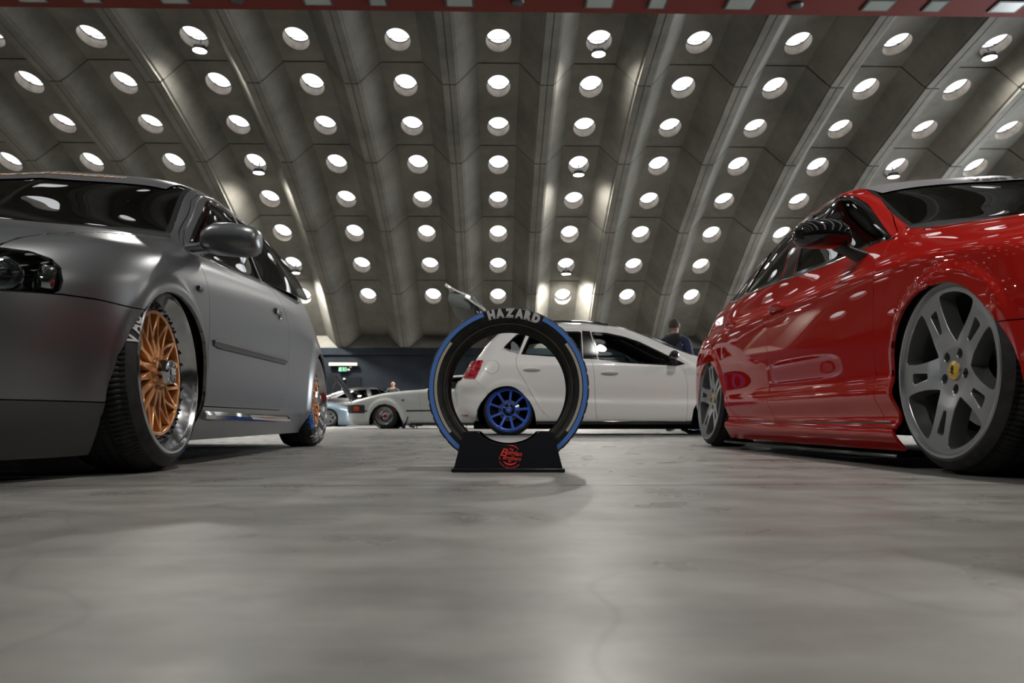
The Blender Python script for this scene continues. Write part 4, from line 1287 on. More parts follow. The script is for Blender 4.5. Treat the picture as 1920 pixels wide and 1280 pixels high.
    # radio / mirror inside
    for sd in (1, -1):
        for x_, tag_ in ((0, 'f'), (-2.513, 'r')):
            if sd > 0:
                if x_ == 0: words = [('VAG', 157, M_WHITEPRINT, 'text'), ('MONKEY', 124, M_BLUEPRINT, 'text'), ('VAG', -23, M_WHITEPRINT, 'text'), ('MONKEY', -58, M_BLUEPRINT, 'text')]
                else: words = [('MONKEY', 203, M_BLUEPRINT, 'text'), ('VAG', 243, M_WHITEPRINT, 'text'), ('MONKEY', 23, M_BLUEPRINT, 'text'), ('VAG', 63, M_WHITEPRINT, 'text')]
            else: words = []
            bronze_wheel(car, x_, .862 if x_ == 0 else .862, .317, sd, words=words, camber=4 if x_ == 0 else 5, steer=1.5 if x_ == 0 else 0)
    return car
M_LAMPCASE = mat('lamp_case', (.34, .35, .37), .22, 1.0)
M_TAIL = mat('tail_light_red', (.45, .005, .008), .08, coat=1)
M_STRIPGREY = mat('sun_strip_grey', (.10, .10, .11), .35)
M_ORANGEPRINT = mat('orange_print', (.55, .22, .02), .5)
def sunstrip(car, x0, x1, hw, m_, txt=None, off=.0025):
    mb = MB(); nx, ny = 6, 30; g = []
    for j in range(ny + 1):
        y = -hw + 2 * hw * j / ny
        for i in range(nx + 1):
            # the strip follows the curve of the screen top
            yy = abs(y) / hw
            xa = x0 - .055 * yy ** 2; xb = x1 - .045 * yy ** 2
            p, n_ = car.top(xa + (xb - xa) * i / nx, y, off); g.append(p)
    mb.add(g, [(j * (nx + 1) + i, j * (nx + 1) + i + 1, (j + 1) * (nx + 1) + i + 1, (j + 1) * (nx + 1) + i) for j in range(ny) for i in range(nx)], 0, True)
    return mb.build('sun_strip', m_, car.root)
def mirror_grey(car, sd):
    p, n_ = car.surf(-.40, .812, sd)
    y0 = p.y
    e = MB()
    # foot on the door corner
    secs = []
    for t, (dx, dz, w, h) in enumerate([(.0, -.004, .050, .026), (-.008, .004, .044, .022), (-.02, .014, .042, .024), (-.03, .024, .048, .032)]):
        c = Vector((-.385 + dx, y0 + sd * (-.006 + .030 * t), .812 + dz))
        secs.append([c + Vector((w * cos(a), 0, h * sin(a))) for a in [2 * pi * k / 16 for k in range(16)]])
    e.hull_sections(secs); foot = e.build('mirror', M_GREYPAINT, car.root); autosmooth(foot, 50)
    # shell: superellipse sections growing outwards
    s = MB(); secs = []
    prof = [(.045, .045, .036, -.395, .850), (.065, .062, .050, -.400, .853), (.09, .075, .060, -.405, .856), (.15, .080, .064, -.410, .855), (.20, .078, .062, -.415, .852), (.235, .068, .055, -.418, .850), (.252, .050, .040, -.42, .849), (.258, .020, .016, -.42, .848)]
    for (dy, w, h, cx, cz) in prof:
        ring = []
        for k in range(28):
            a = 2 * pi * k / 28; ca, sa = cos(a), sin(a)
            X = abs(ca) ** .75 * (1 if ca > 0 else -1) * w * (1.0 if ca > 0 else .45)
            Z = abs(sa) ** .75 * (1 if sa > 0 else -1) * h
            ring.append(Vector((cx + X, y0 + sd * dy, cz + Z)))
        secs.append(ring)
    s.hull_sections(secs); o = s.build('mirror_shell', M_GREYPAINT, foot); autosmooth(o, 40)
    g = MB(); g.box((-.448, y0 + sd * .15, .853), (.006, .17, .088), bev=.002); g.build('mirror_glass', M_CHROME, foot)
grey = build_grey()
# ================================================================== RED SALOON
M_REDPAINT = paint('gloss_red_paint', (.46, .014, .010), .4, .0, 1.0, .0)
BS(M_REDPAINT).inputs['Specular IOR Level'].default_value = 0.0
def star_wheel(car, x, y, z, side, R=.312, camber=4, steer=0, spin=0.0):
    e = wheel_root(car, x, y, z, side, camber, steer)
    rr = .265
    tyre(e, R, rr, .24, stretch=.022)
    o = barrel(e, rr, .22, M_SILVER, .03, ri=.248)
    holes = []
    def sp(r): return float(np.interp(r, [.07, .10, .14, .18, .22, .245], [.056, .047, .042, .043, .047, .058]))
    for k in range(5):
        a = 2 * pi * k / 5 + spin; b = a + 2 * pi / 5
        rs = [.098, .13, .17, .21, .236]
        left = [pol(r, a + math.asin(sp(r) / r)) for r in rs]
        right = [pol(r, b - math.asin(sp(r) / r)) for r in rs]
        arcp = [pol(.240, a + math.asin(sp(.236) / .236) + (b - a - 2 * math.asin(sp(.236) / .236)) * t) for t in (.12, .3, .5, .7, .88)]
        holes.append(round_poly([pol(.086, (a + b) / 2)] + left + arcp + right[::-1], .022, 4))
        ca, sa = cos(a), sin(a)
        sl = [(.124, -.010), (.202, -.021), (.202, .021), (.124, .010)]
        sl = [(u * ca - v * sa, u * sa + v * ca) for u, v in sl]
        holes.append(round_poly(sl, .012, 4))
        cx, cy = pol(.057, a + radians(19 if side > 0 else -19))
        holes.append([(cx + .0165 * cos(2 * pi * t / 18), cy + .0165 * sin(2 * pi * t / 18)) for t in range(18)])
    face = lambda r, a: float(np.interp(r, [0, .035, .075, .12, .18, .23, .26], [-.030, -.029, -.026, -.015, -.009, -.005, -.004]))
    plate('rim_spokes', M_SILVER, .252, holes, face, .05, e, .010)
    # pocketed backs of the slots
    cap = MB(); cap.lathe([(.032, -.035), (.031, -.026), (.028, -.025)], 36); cap.build('centre_cap', M_SILVER, e)
    cap = MB(); cap.lathe([(.029, -.025), (.026, -.023), (0, -.0215)], 36); cd_ = cap.build('cap_badge', M_YELLOW, e)
    # small black rearing figure on the badge
    hp = [(-.002, -.019), (-.001, -.012), (-.004, -.006), (-.005, .002), (-.008, .004), (-.0085, .008), (-.006, .007), (-.004, .009), (-.0035, .013), (-.001, .0165), (.002, .017), (.0045, .0145), (.002, .0135), (.0025, .010), (.0065, .011), (.008, .008), (.0045, .0085), (.003, .005), (.007, .003), (.0065, -.001), (.0035, .001), (.003, -.003), (.004, -.007), (.008, -.010), (.0065, -.014), (.0035, -.0095), (.001, -.011), (.0015, -.0185)]
    tail = [(-.003, -.004), (-.008, -.003), (-.0095, .001), (-.0115, -.004), (-.008, -.008), (-.0035, -.007)]
    b = MB()
    for pl in (hp, tail):
        vs, es, fs, *_ = delaunay_2d_cdt([Vector(p) for p in pl], [(i, (i + 1) % len(pl)) for i in range(len(pl))], [], 1, 1e-6)
        b.add([(-v.x, -.0203, v.y) for v in vs], [tuple(f) for f in fs])
    b.build('badge_emblem', M_GLOSSBLACK, e)
    for k in range(5):
        cx, cy = pol(.057, 2 * pi * k / 5 + spin + radians(19 if side > 0 else -19))
        bb = MB(); bb.lathe([(0, .010), (.009, .009), (.010, .0), (.010, -.01)], 6, smooth=False)
        o = bb.build('wheel_bolt', M_BLACK, e); o.location = (cx, -.066, cy)
    brake(e, .165, -.12, radians(-20) if side > 0 else radians(180), M_BLACK)
    return e
def gloss_mirror(car, sd, x=-.70, z=.83, mp=M_GLOSSBLACK, ml=M_BLACK, sc=1.0):
    p, n_ = car.surf(x + .02, z - .02, sd); y0 = p.y
    e = MB(); secs = []
    for t, (dx, dz, w, h) in enumerate([(.03, -.03, .055, .022), (.02, -.012, .045, .020), (.0, .010, .038, .018), (-.02, .035, .040, .022)]):
        c = Vector((x + dx, y0 + sd * (-.005 + .028 * t), z + dz))
        secs.append([c + Vector((w * cos(a), 0, h * sin(a))) for a in [2 * pi * k / 16 for k in range(16)]])
    e.hull_sections(secs); foot = e.build('mirror', ml, car.root); autosmooth(foot, 50)
    s = MB(); secs = []
    for (dy, w, h, cx, cz) in [(.035, .03, .030, 0, .052), (.05, .058, .052, -.004, .060), (.08, .072, .064, -.01, .066), (.14, .078, .068, -.015, .070), (.19, .074, .064, -.02, .070), (.225, .060, .052, -.022, .068), (.245, .036, .032, -.024, .066), (.251, .012, .012, -.024, .065)]:
        ring = []
        for k in range(28):
            a = 2 * pi * k / 28; ca, sa = cos(a), sin(a)
            X = abs(ca) ** .8 * (1 if ca > 0 else -.45) * w * sc
            Z = abs(sa) ** .8 * (1 if sa > 0 else -.75) * h * sc
            ring.append(Vector((x + cx + X, y0 + sd * dy * sc, z + cz + Z)))
        secs.append(ring)
    s.hull_sections(secs); o = s.build('mirror_shell', mp, foot); autosmooth(o, 40)
    g = MB(); g.box((x - .050, y0 + sd * .14, z + .072), (.006, .16 * sc, .085 * sc), bev=.002); g.build('mirror_glass', M_CHROME, foot)
    return foot
def bar_handle(car, d, x, z, sd, m_, L_=.20, key=False):
    p, n_ = car.surf(x, z, sd)
    # bowl behind the bar
    b = MB(); k_ = 24; ring = []; r0 = []; r1 = []
    for k in range(k_):
        a = 2 * pi * k / k_
        q, nq = car.surf(x + .052 * cos(a), z + .034 * sin(a), sd, .0012); r0.append(q)
        q2, _ = car.surf(x + .040 * cos(a), z + .026 * sin(a), sd, .0018); r1.append(q2)
    b.hull_sections([r0, r1], caps=False)
    b.add(r1, [tuple(range(k_))])
    h = MB(); secs = []
    for i in range(13):
        t = i / 12; xx = x - L_ / 2 + L_ * t
        q, nq = car.surf(xx, z + .006 * sin(pi * t), sd)
        lift = .004 + .026 * sin(pi * t) ** .6
        hgt = .007 + .010 * sin(pi * t) ** .5
        c = q + nq * lift
        u = Vector((0, 0, 1))
        secs.append([c + u * (hgt * cos(a)) + nq * (.008 * sin(a)) for a in [2 * pi * k / 12 for k in range(12)]])
    h.hull_sections(secs); ho = h.build('door_handle', m_, d); autosmooth(ho, 50)
    ho2 = b.build('handle_bowl', m_, d); autosmooth(ho2)
def build_red():
    car = Car('parked_saloon', (2.19962, 2.27632, 0), -1.55892, 'glossy red lowered four-door saloon with silver five-spoke wheels, parked at the right')
    fl = [arch_flare(0.01, .30, .300, .010, .028, .1, crisp=.004), arch_flare(-2.637, .29, .300, .010, .03, .1, crisp=.005)]
    car.shape(RS_ROWS, 330, 130, flares=fl, sig_s=.012)
    sp = side_pred(.12, .3)
    up = [(.345, .06), (.338, .2), (.327, .298), (.312, .345), (.286, .389), (.254, .432), (.217, .472), (.18, .506), (.135, .538), (.09, .560), (.045, .572), (-.003, .578), (-.053, .578), (-.11, .570), (-.162, .552), (-.21, .522), (-.254, .482), (-.291, .430), (-.313, .386), (-.322, .33), (-.319, .241), (-.306, .139), (-.298, .06)]
    car.region('void', arch_poly(up, .345, -.298), 'y', sp)
    up2 = [(-2.25, .10), (-2.268, .222), (-2.30, .30), (-2.345, .375), (-2.405, .445), (-2.47, .495), (-2.53, .525), (-2.60, .542), (-2.67, .543), (-2.74, .528), (-2.81, .495), (-2.87, .44), (-2.92, .37), (-2.95, .29), (-2.965, .2), (-2.97, .1)]
    car.region('void', arch_poly(up2, -2.25, -2.97), 'y', sp)
    fg = round_poly([(-.475, .838), (-.62, .928), (-.85, 1.078), (-1.00, 1.160), (-1.13, 1.202), (-1.28, 1.218), (-1.475, 1.214), (-1.345, .866), (-.9, .842)], [.01, .02, .03, .03, .03, .03, .01, .01, .02])
    car.region('front_glass', fg, 'y', sp, .014, 'front_trim')
    rg = round_poly([(-1.515, .880), (-1.590, 1.208), (-1.85, 1.196), (-2.06, 1.155), (-2.215, .912)], [.01, .015, .03, .015, .01])
    car.region('rear_glass', rg, 'y', sp, .014, 'rear_trim')
    qg = round_poly([(-2.235, .914), (-2.09, 1.148), (-2.33, 1.075), (-2.53, .985), (-2.60, .942), (-2.55, .925)], [.01, .015, .03, .03, .02, .01])
    car.region('quarter_glass', qg, 'y', sp, .012, 'quarter_trim')
    pil = [(-1.36, .868), (-1.49, 1.222), (-1.575, 1.220), (-1.50, .876)]
    car.region('pillar', pil, 'y', sp)
    dfr = [(-.41, .152), (-.43, .235), (-.437, .33), (-.437, .397), (-.425, .46), (-.416, .54), (-.411, .633), (-.425, .70), (-.434, .77), (-.445, .810), (-.475, .862), (-.62, .960), (-.85, 1.106), (-1.00, 1.185), (-1.13, 1.222), (-1.28, 1.238), (-1.535, 1.236), (-1.50, 1.03), (-1.435, .874), (-1.49, .82), (-1.522, .76), (-1.528, .70), (-1.524, .60), (-1.520, .5), (-1.528, .38), (-1.530, .29), (-1.515, .21), (-1.49, .156)]
    car.region('front_door', dfr, 'y', sp)
    drr = [(-1.49, .156), (-1.515, .21), (-1.53, .29), (-1.528, .38), (-1.52, .5), (-1.524, .6), (-1.528, .70), (-1.522, .76), (-1.49, .82), (-1.435, .874), (-1.50, 1.03), (-1.535, 1.236), (-1.75, 1.232), (-1.95, 1.210), (-2.12, 1.170), (-2.225, .97), (-2.31, .905), (-2.365, .83), (-2.38, .74), (-2.372, .65), (-2.345, .55), (-2.305, .45), (-2.262, .33), (-2.215, .255), (-2.141, .200), (-2.03, .163), (-1.9, .158)]
    car.region('rear_door', drr, 'y', sp)
    skirt = [(-.20, .134), (-.33, .134), (-1.4, .143), (-2.2, .152), (-2.30, .152), (-2.30, -.1), (-.20, -.1)]
    car.region('skirt', skirt, 'y', lambda f: -2.35 < f.calc_center_median().x < -.1)
    front = lambda f: f.calc_center_median().x > .2
    car.region('headlight', [(.42, .50), (.74, .475), (.80, .50), (.80, .565), (.70, .585), (.45, .575)], 'x', lambda f: f.normal.x > .1 and f.calc_center_median().x > .45)
    car.region('grille', [(-.1, .56), (.33, .56), (.36, .48), (.28, .22), (-.1, .22)], 'x', lambda f: f.normal.x > .1 and f.calc_center_median().x > .6)
    car.region('bumper', [(.2, .425), (.286, .424), (.40, .418), (.60, .47), (1.2, .52), (1.2, -.1), (.2, -.1)], 'y', front)
    car.region('rear_bumper', [(-2.7, .44), (-3.0, .50), (-3.7, .50), (-3.7, -.1), (-2.7, -.1)], 'y', lambda f: f.calc_center_median().x < -2.6)
    tp = lambda f: f.normal.z > .12 and f.calc_center_median().z > .5
    hood = [(1.0, -.1), (1.0, .60), (.60, .655), (.4, .68), (.2, .705), (0, .725), (-.2, .738), (-.30, .74), (-.34, .71), (-.27, .5), (-.20, .25), (-.17, -.1)]
    car.region('hood', hood, 'z', tp)
    ws = round_poly([(-.265, -.1), (-.28, .25), (-.35, .5), (-.465, .712), (-.64, .672), (-.85, .622), (-1.04, .578), (-1.10, .545), (-1.06, .40), (-1.03, .2), (-1.02, -.1)], [0, .02, .03, .02, .02, .02, .02, .03, .02, .02, 0])
    car.region('windscreen', ws, 'z', tp, .016, 'screen_trim')
    cowl = [(-.17, -.1), (-.20, .25), (-.27, .5), (-.34, .71), (-.46, .728), (-.475, .712), (-.35, .5), (-.28, .25), (-.265, -.1)]
    car.region('cowl', cowl, 'z', tp)
    car.region('rear_window', round_poly([(-2.40, -.1), (-2.42, .42), (-2.50, .50), (-2.90, .54), (-3.00, .48), (-3.03, -.1)], .02), 'z', tp)
    car.region('boot', [(-3.08, -.1), (-3.06, .50), (-3.0, .56), (-3.44, .50), (-3.44, -.1)], 'z', tp)
    car.region('tail_light', [(.42, .66), (.80, .62), (.80, .76), (.42, .80)], 'x', lambda f: f.normal.x < -.1 and f.calc_center_median().x < -3.0)
    car.classify('body')
    P = M_REDPAINT
    car.piece('body', 'body_shell', P, both=True)
    for sd in (-1, 1):
        d = car.piece('front_door', 'front_door', P, side=sd)
        car.piece('front_glass', 'door_window', M_GLASS_DARK, side=sd, off=-.005, rim=False, parent=d)
        car.piece('front_trim', 'window_frame', M_GLOSSBLACK, side=sd, off=.001, gap=0, parent=d)
        r = car.piece('rear_door', 'rear_door', P, side=sd)
        car.piece('rear_glass', 'door_window', M_GLASS_DARK, side=sd, off=-.005, rim=False, parent=r)
        car.piece('rear_trim', 'window_frame', M_GLOSSBLACK, side=sd, off=.001, gap=0, parent=r)
        car.piece('pillar', 'pillar_cover', M_GLOSSBLACK, side=sd, off=.0, gap=.001)
        car.piece('quarter_glass', 'quarter_window', M_GLASS_DARK, side=sd, off=-.003, rim=False)
        car.piece('quarter_trim', 'quarter_frame', M_GLOSSBLACK, side=sd, off=.001, gap=0)
        s_ = car.piece('skirt', 'side_skirt', P, side=sd, gap=.002)
        # gloss black blade below the skirt
        mb = MB()
        for_ = []
        for t in range(21):
            x = -.28 - 1.98 * t / 20
            w_ = .90 + .008 * sin(pi * t / 20)
            for_.append([Vector((x, sd * .72, .040)), Vector((x, sd * w_, .034)), Vector((x, sd * (w_ + .006), .040)), Vector((x, sd * w_, .046)), Vector((x, sd * .72, .052))])
        mb.hull_sections(for_); o = mb.build('splitter_blade', M_GLOSSBLACK, s_); autosmooth(o, 30)
        o['label'] = 'gloss black blade under the red skirt'
        # rubber line under the doors
        car.strip([(-.34, .1515), (-.9, .153), (-1.5, .157), (-2.0, .162)], 'door_seal', M_BLACK, .008, .003, sd)
        belt = [(-.45, .832), (-.9, .837), (-1.35, .861), (-1.55, .875), (-1.9, .897), (-2.2, .907), (-2.45, .917), (-2.60, .935)]
        car.strip(belt, 'belt_strip', M_GLOSSBLACK, .010, .004, sd)
        bar_handle(car, d, -1.375, .700, sd, P, .19)
        bar_handle(car, r, -2.20, .728, sd, P, .19)
        gloss_mirror(car, sd, -.66, .825)
        wheel_well(car, 0, .335, sd, .29); wheel_well(car, -2.637, .345, sd, .27)
        hs = car.piece('headlight', 'headlight', M_GLASS_CLEAR, side=sd, gap=.003, depth=.002)
        rb_ = MB(); rb_.lathe([(0, -.03), (.025, -.015), (.036, .008), (.036, -.03)], 24, axis='x'); ro = rb_.build('projector', M_CHROME, hs); ro.location = (.55, sd * .60, .53)
        car.piece('tail_light', 'tail_light', M_TAIL, side=sd, off=.002)
        for x_ in (0, -2.637):
            star_wheel(car, x_, .888 if x_ == 0 else .880, .312, sd, camber=3 if x_ == 0 else 5, steer=-1 if x_ == 0 else 0, spin=radians(67 if x_ == 0 else 80))
    [car.piece('headlight', 'headlight_recess', M_BLACK, side=q_, off=-.07, rim=False) for q_ in (1, -1)]
    car.piece('hood', 'bonnet', P, both=True, gap=.002)
    car.piece('bumper', 'front_bumper', P, both=True, gap=.002)
    car.piece('grille', 'grille', M_BLACK, both=True, off=-.01)
    car.piece('rear_bumper', 'rear_bumper', P, both=True)
    car.piece('boot', 'boot_lid', P, both=True)
    w = car.piece('windscreen', 'windscreen', M_GLASS_DARK, both=True, off=-.002, rim=False)
    car.piece('screen_trim', 'screen_border', M_VOID, both=True, gap=0, parent=w)
    car.piece('cowl', 'scuttle_panel', M_BLACK, both=True)
    car.piece('rear_window', 'rear_window', M_GLASS_DARK, both=True, rim=False)
    lining(car, ['body', 'front_door', 'rear_door', 'pillar'])
    st = sunstrip(car, -.845, -1.045, .58, M_STRIPLIGHT)
    tx = MB(); vs, fs = text_geo('Vags M', .13, shear=.35, offset=.003, align='LEFT')
    def onscreen(v):
        y = -.21 + v.x * .66; t = v.y
        yy = abs(y) / .58
        p, n_ = car.top(-.885 - t * .62 - .05 * yy ** 2, y, .0055); return p
    tx.add([onscreen(Vector((v.x, v.y))) for v in vs], fs); tx.build('strip_lettering', M_BLACK, st)
    floor_pan(car, .6, -3.2, .55, .10)
    seats(car, None, ((-1.30, .37), (-1.30, -.37)), .28, -2.15)
    dashboard(car, -.60, 1.3, .80)
    # exhaust tip at the back corner
    for sd in (-1, 1):
        mb = MB(); mb.lathe([(.028, -.06), (.034, .0), (.030, .0), (.026, -.05)], 24, axis='x'); o = mb.build('exhaust_tip', M_CHROME, car.root); o.location = (-3.46, sd * .48, .22); o.rotation_euler = (0, 0, pi)
    return car
M_STRIPLIGHT = mat('sun_strip_silver', (.30, .29, .31), .35, .2)
red_car = build_red()
# ================================================================== WHITE HATCHBACK WITH OPEN TAILGATE
M_WHITEPAINT = paint('gloss_white_paint', (.82, .82, .82), .3, .0, 1.0, .0)
def spoke_wheel(car, x, y, z, side, R=.302, rr=.258, n=9, mp=None, camber=6, spin=0.0, cols=None):
    e = wheel_root(car, x, y, z, side, camber)
    mp = mp or M_BLUEW
    tyre(e, R, rr, .20, stretch=.02, tread=False, segs=72)
    barrel(e, rr, .18, mp, .03, ri=.238, segs=64)
    holes = []; hw = .011
    for k in range(n):
        a = 2 * pi * k / n + spin; b = a + 2 * pi / n
        r0, r1 = .088, .228
        pts = [pol(r0, a + math.asin(.014 / r0)), pol(.15, a + math.asin(hw / .15)), pol(r1, a + math.asin(.014 / r1)), pol(r1, a + (b - a) * .3), pol(r1, (a + b) / 2), pol(r1, a + (b - a) * .7), pol(r1, b - math.asin(.014 / r1)), pol(.15, b - math.asin(hw / .15)), pol(r0, b - math.asin(.014 / r0)), pol(r0 - .004, (a + b) / 2)]
        holes.append(round_poly(pts, .010, 3))
    face = lambda r, a: float(np.interp(r, [0, .07, .1, .2, .24], [-.035, -.035, -.030, -.008, -.002]))
    plate('rim_spokes', mp, .242, holes, face, .03, e, .02)
    c = MB(); c.lathe([(.072, -.034), (.070, -.026), (.045, -.024), (.042, -.028)], 36); c_ = c.build('hub_plate', M_GLOSSBLACK, e); autosmooth(c_)
    c = MB(); c.lathe([(.040, -.027), (.038, -.018), (.030, -.016), (.028, -.022), (0, -.022)], 32); q = c.build('centre_cap', mp, e); autosmooth(q)
    c = MB(); c.lathe([(.016, -.020), (.014, -.012), (0, -.011)], 24); c.build('cap_disc', M_CHROME, e)
    for k in range(5):
        cx, cy = pol(.057, 2 * pi * k / 5 + .5)
        bb = MB(); bb.lathe([(0, .004), (.005, .003), (.006, -.004)], 8); o = bb.build('wheel_bolt', M_CHROME, e); o.location = (cx, -.023, cy)
    brake(e, .125, -.09, 2.6, M_CHROME)
    return e
def build_polo():
    car = Car('parked_hatchback', (2.432, 9.70, 0), 0.0, 'white five-door hatchback with blue wheels and open tailgate, crosswise behind the tyre')
    X = lambda px: -2.47 + (px - 957) / 158.0
    Z = lambda py: .155 + (791 - py) / 158.0
    fl = [arch_flare(.085, .28, .33, .008, .03, .1, crisp=.006), arch_flare(-2.47, .28, .335, .008, .035, .1, crisp=.006)]
    car.shape(PO_ROWS, 240, 100, flares=fl, sig_s=.014)
    sp = side_pred(.10, .3)
    ap = [(894, 793), (896, 780), (898, 767.5), (904, 756), (912, 746), (920, 737), (929, 730), (941, 725.5), (953, 724), (963, 725), (972, 729), (981, 736), (988, 744), (996, 753), (1001.6, 763.6), (1005, 773), (1007.5, 787)]
    arch = [(X(a), Z(b)) for a, b in ap]
    car.region('void', [(arch[0][0], -.1)] + arch + [(arch[-1][0], -.1)], 'y', sp)
    af = [(a + 2.47 + .085, b) for a, b in arch]
    car.region('void', [(af[0][0], -.1)] + af + [(af[-1][0], -.1)], 'y', sp)
    fgl = [(1127, 673.5), (1115, 618), (1145, 620), (1176, 627), (1205, 637), (1238, 654), (1290, 682), (1273, 686), (1176, 680.5)]
    car.region('front_glass', round_poly([(X(a), Z(b)) for a, b in fgl], [.01, .03, .03, .03, .03, .03, .02, .02, .02]), 'y', sp, .016, 'front_trim')
    rgl = [(980, 663.5), (999, 619.5), (1030, 617), (1096, 617.5), (1096.5, 671), (1040, 668)]
    car.region('rear_glass', round_poly([(X(a), Z(b)) for a, b in rgl], [.01, .04, .03, .03, .01, .02]), 'y', sp, .014, 'rear_trim')
    qgl = [(946, 651), (953, 643), (972, 623), (991, 620), (975, 662.5), (955, 657)]
    car.region('quarter_glass', round_poly([(X(a), Z(b)) for a, b in qgl], [.03, .03, .04, .01, .01, .03]), 'y', sp, .014, 'quarter_trim')
    car.region('pillar', [(X(a), Z(b)) for a, b in [(1098, 672), (1098, 616), (1113, 617), (1125, 673)]], 'y', sp)
    fd = [(1121, 787), (1119, 760), (1118, 730), (1117, 700), (1113, 674), (1098, 640), (1100, 613), (1145, 614), (1178, 621), (1208, 632), (1242, 649), (1276, 668), (1296, 681), (1282, 688), (1288, 700), (1291, 715), (1291.5, 740), (1290, 770), (1288, 790)]
    car.region('front_door', [(X(a), Z(b)) for a, b in fd], 'y', sp)
    rd = [(1121, 787), (1119, 760), (1118, 730), (1117, 700), (1113, 674), (1098, 640), (1100, 613), (1020, 612), (996, 614.5), (985, 635), (974, 662), (971.5, 668), (970.5, 678), (972, 688), (976, 697), (990, 720.6), (999, 737), (1007.5, 752), (1017, 768), (1025, 777), (1035, 784), (1050, 786.5)]
    car.region('rear_door', [(X(a), Z(b)) for a, b in rd], 'y', sp)
    tl = [(882, 673), (909, 674), (903, 690), (893, 710.5), (869, 708), (868.5, 695), (871, 684), (875, 676)]
    car.region('tail_light', round_poly([(X(a), Z(b)) for a, b in tl], .02), 'y', lambda f: f.calc_center_median().x < -2.6 and f.calc_center_median().y > .45)
    ff = [(-2.67 + .083 * cos(t), .808 + .083 * sin(t)) for t in [2 * pi * k / 28 for k in range(28)]]
    car.region('fuel_flap', ff, 'y', sp)
    refl = [(X(a), Z(b)) for a, b in [(862, 777.5), (880, 777.5), (880, 781), (863, 780.5)]]
    car.region('reflector', refl, 'y', lambda f: f.calc_center_median().x < -2.6 and f.normal.y > .02)
    rear = lambda f: f.calc_center_median().x < -2.44 and (f.normal.x < -.25 or f.calc_center_median().x < -2.9 or f.normal.z > .3)
    car.region('hatch_glass', round_poly([(-.1, 1.31), (.44, 1.275), (.52, 1.0), (.50, .985), (-.1, .985)], .02), 'x', rear)
    car.region('hatch', round_poly([(-.1, 1.36), (.50, 1.30), (.585, .97), (.60, .90), (.55, .66), (-.1, .66)], [0, .03, .03, .03, .04, 0]), 'x', rear)
    car.region('rear_bumper', [(X(a), Z(b)) for a, b in [(894, 800), (895, 775), (900, 762), (918, 738), (893, 711), (869, 708.5), (830, 708), (830, 830), (890, 830)]], 'y', lambda f: f.calc_center_median().x < -2.6)
    front = lambda f: f.calc_center_median().x > .2
    car.region('bumper', [(.2, .52), (.5, .55), (1.2, .57), (1.2, -.1), (.2, -.1)], 'y', front)
    car.region('skirt', [(.1, .165), (-2.6, .165), (-2.6, -.1), (.1, -.1)], 'y', lambda f: -2.2 < f.calc_center_median().x < -.27)
    tp = lambda f: f.normal.z > .12 and f.calc_center_median().z > .5
    car.region('hood', [(1.0, -.1), (1.0, .50), (.5, .60), (.2, .64), (-.1, .66), (-.10, .5), (.0, .25), (.03, -.1)], 'z', tp)
    car.region('windscreen', round_poly([(.03, -.1), (.0, .25), (-.10, .5), (-.26, .66), (-.55, .62), (-.85, .565), (-1.05, .52), (-.98, .3), (-.93, -.1)], .01), 'z', tp, .02, 'screen_trim')
    car.region('roof', round_poly([(-1.02, -.1), (-1.06, .3), (-1.12, .50), (-1.5, .515), (-2.2, .505), (-2.40, .47), (-2.42, -.1)], .02), 'z', tp)
    car.classify('body')
    P = M_WHITEPAINT
    car.piece('body', 'body_shell', P, both=True)
    for sd in (-1, 1):
        d = car.piece('front_door', 'front_door', P, side=sd)
        car.piece('front_glass', 'door_window', M_GLASS_MID, side=sd, off=-.005, rim=False, parent=d)
        car.piece('front_trim', 'window_frame', M_GLOSSBLACK, side=sd, off=.001, gap=0, parent=d)
        r = car.piece('rear_door', 'rear_door', P, side=sd)
        car.piece('rear_glass', 'door_window', M_GLASS_MID, side=sd, off=-.005, rim=False, parent=r)
        car.piece('rear_trim', 'window_frame', M_GLOSSBLACK, side=sd, off=.001, gap=0, parent=r)
        car.piece('pillar', 'pillar_cover', M_GLOSSBLACK, side=sd, gap=.001)
        q = car.piece('quarter_glass', 'quarter_window', M_GLASS_DARK, side=sd, off=-.003, rim=False)
        car.piece('quarter_trim', 'quarter_frame', M_GLOSSBLACK, side=sd, off=.001, gap=0)
        car.piece('fuel_flap', 'fuel_flap' if sd < 0 else 'wing_panel', P, side=sd, gap=.0025 if sd < 0 else 0)
        car.piece('tail_light', 'tail_light', M_TAILG, side=sd, off=.004)
        car.piece('reflector', 'rear_reflector', M_TAIL, side=sd, off=.003)
        car.piece('skirt', 'side_skirt', M_GLOSSBLACK, side=sd, off=.006)
        bar_handle(car, d, X(1146), Z(699), sd, P, .20)
        bar_handle(car, r, X(1000), Z(692.5), sd, P, .20)
        gloss_mirror(car, sd, -.52, .865, sc=.9)
        wheel_well(car, .085, .36, sd, .28, .40, .76); wheel_well(car, -2.47, .36, sd, .28, .40, .76)
        # roof rail lying on the roof edge
        mb = MB(); pts = []
        for t in range(13):
            x = -1.25 - 1.15 * t / 12; p, n_ = car.top(x, sd * .50, .012 + .016 * sin(pi * t / 12) ** .5); pts.append(p)
        mb.tube(pts, .013, 8); mb.build('roof_rail', M_GLOSSBLACK, car.root)
        spoke_wheel(car, .085, .800, .302, sd, spin=.1)
        spoke_wheel(car, -2.47, .800, .302, sd, spin=radians(57))
    # window sticker
    tx = MB(); vs, fs = text_geo('@POLOGANG', .052, offset=.0012)
    x_c, z_c = X(960.5), Z(656.5)
    Pm = []
    for v in vs:
        xx, zz = x_c + v.x * .62, z_c + v.y * .62 - v.x * .26 * .62 * 1.0
        Pm.append(car.surf(xx, zz, -1, .004)[0])
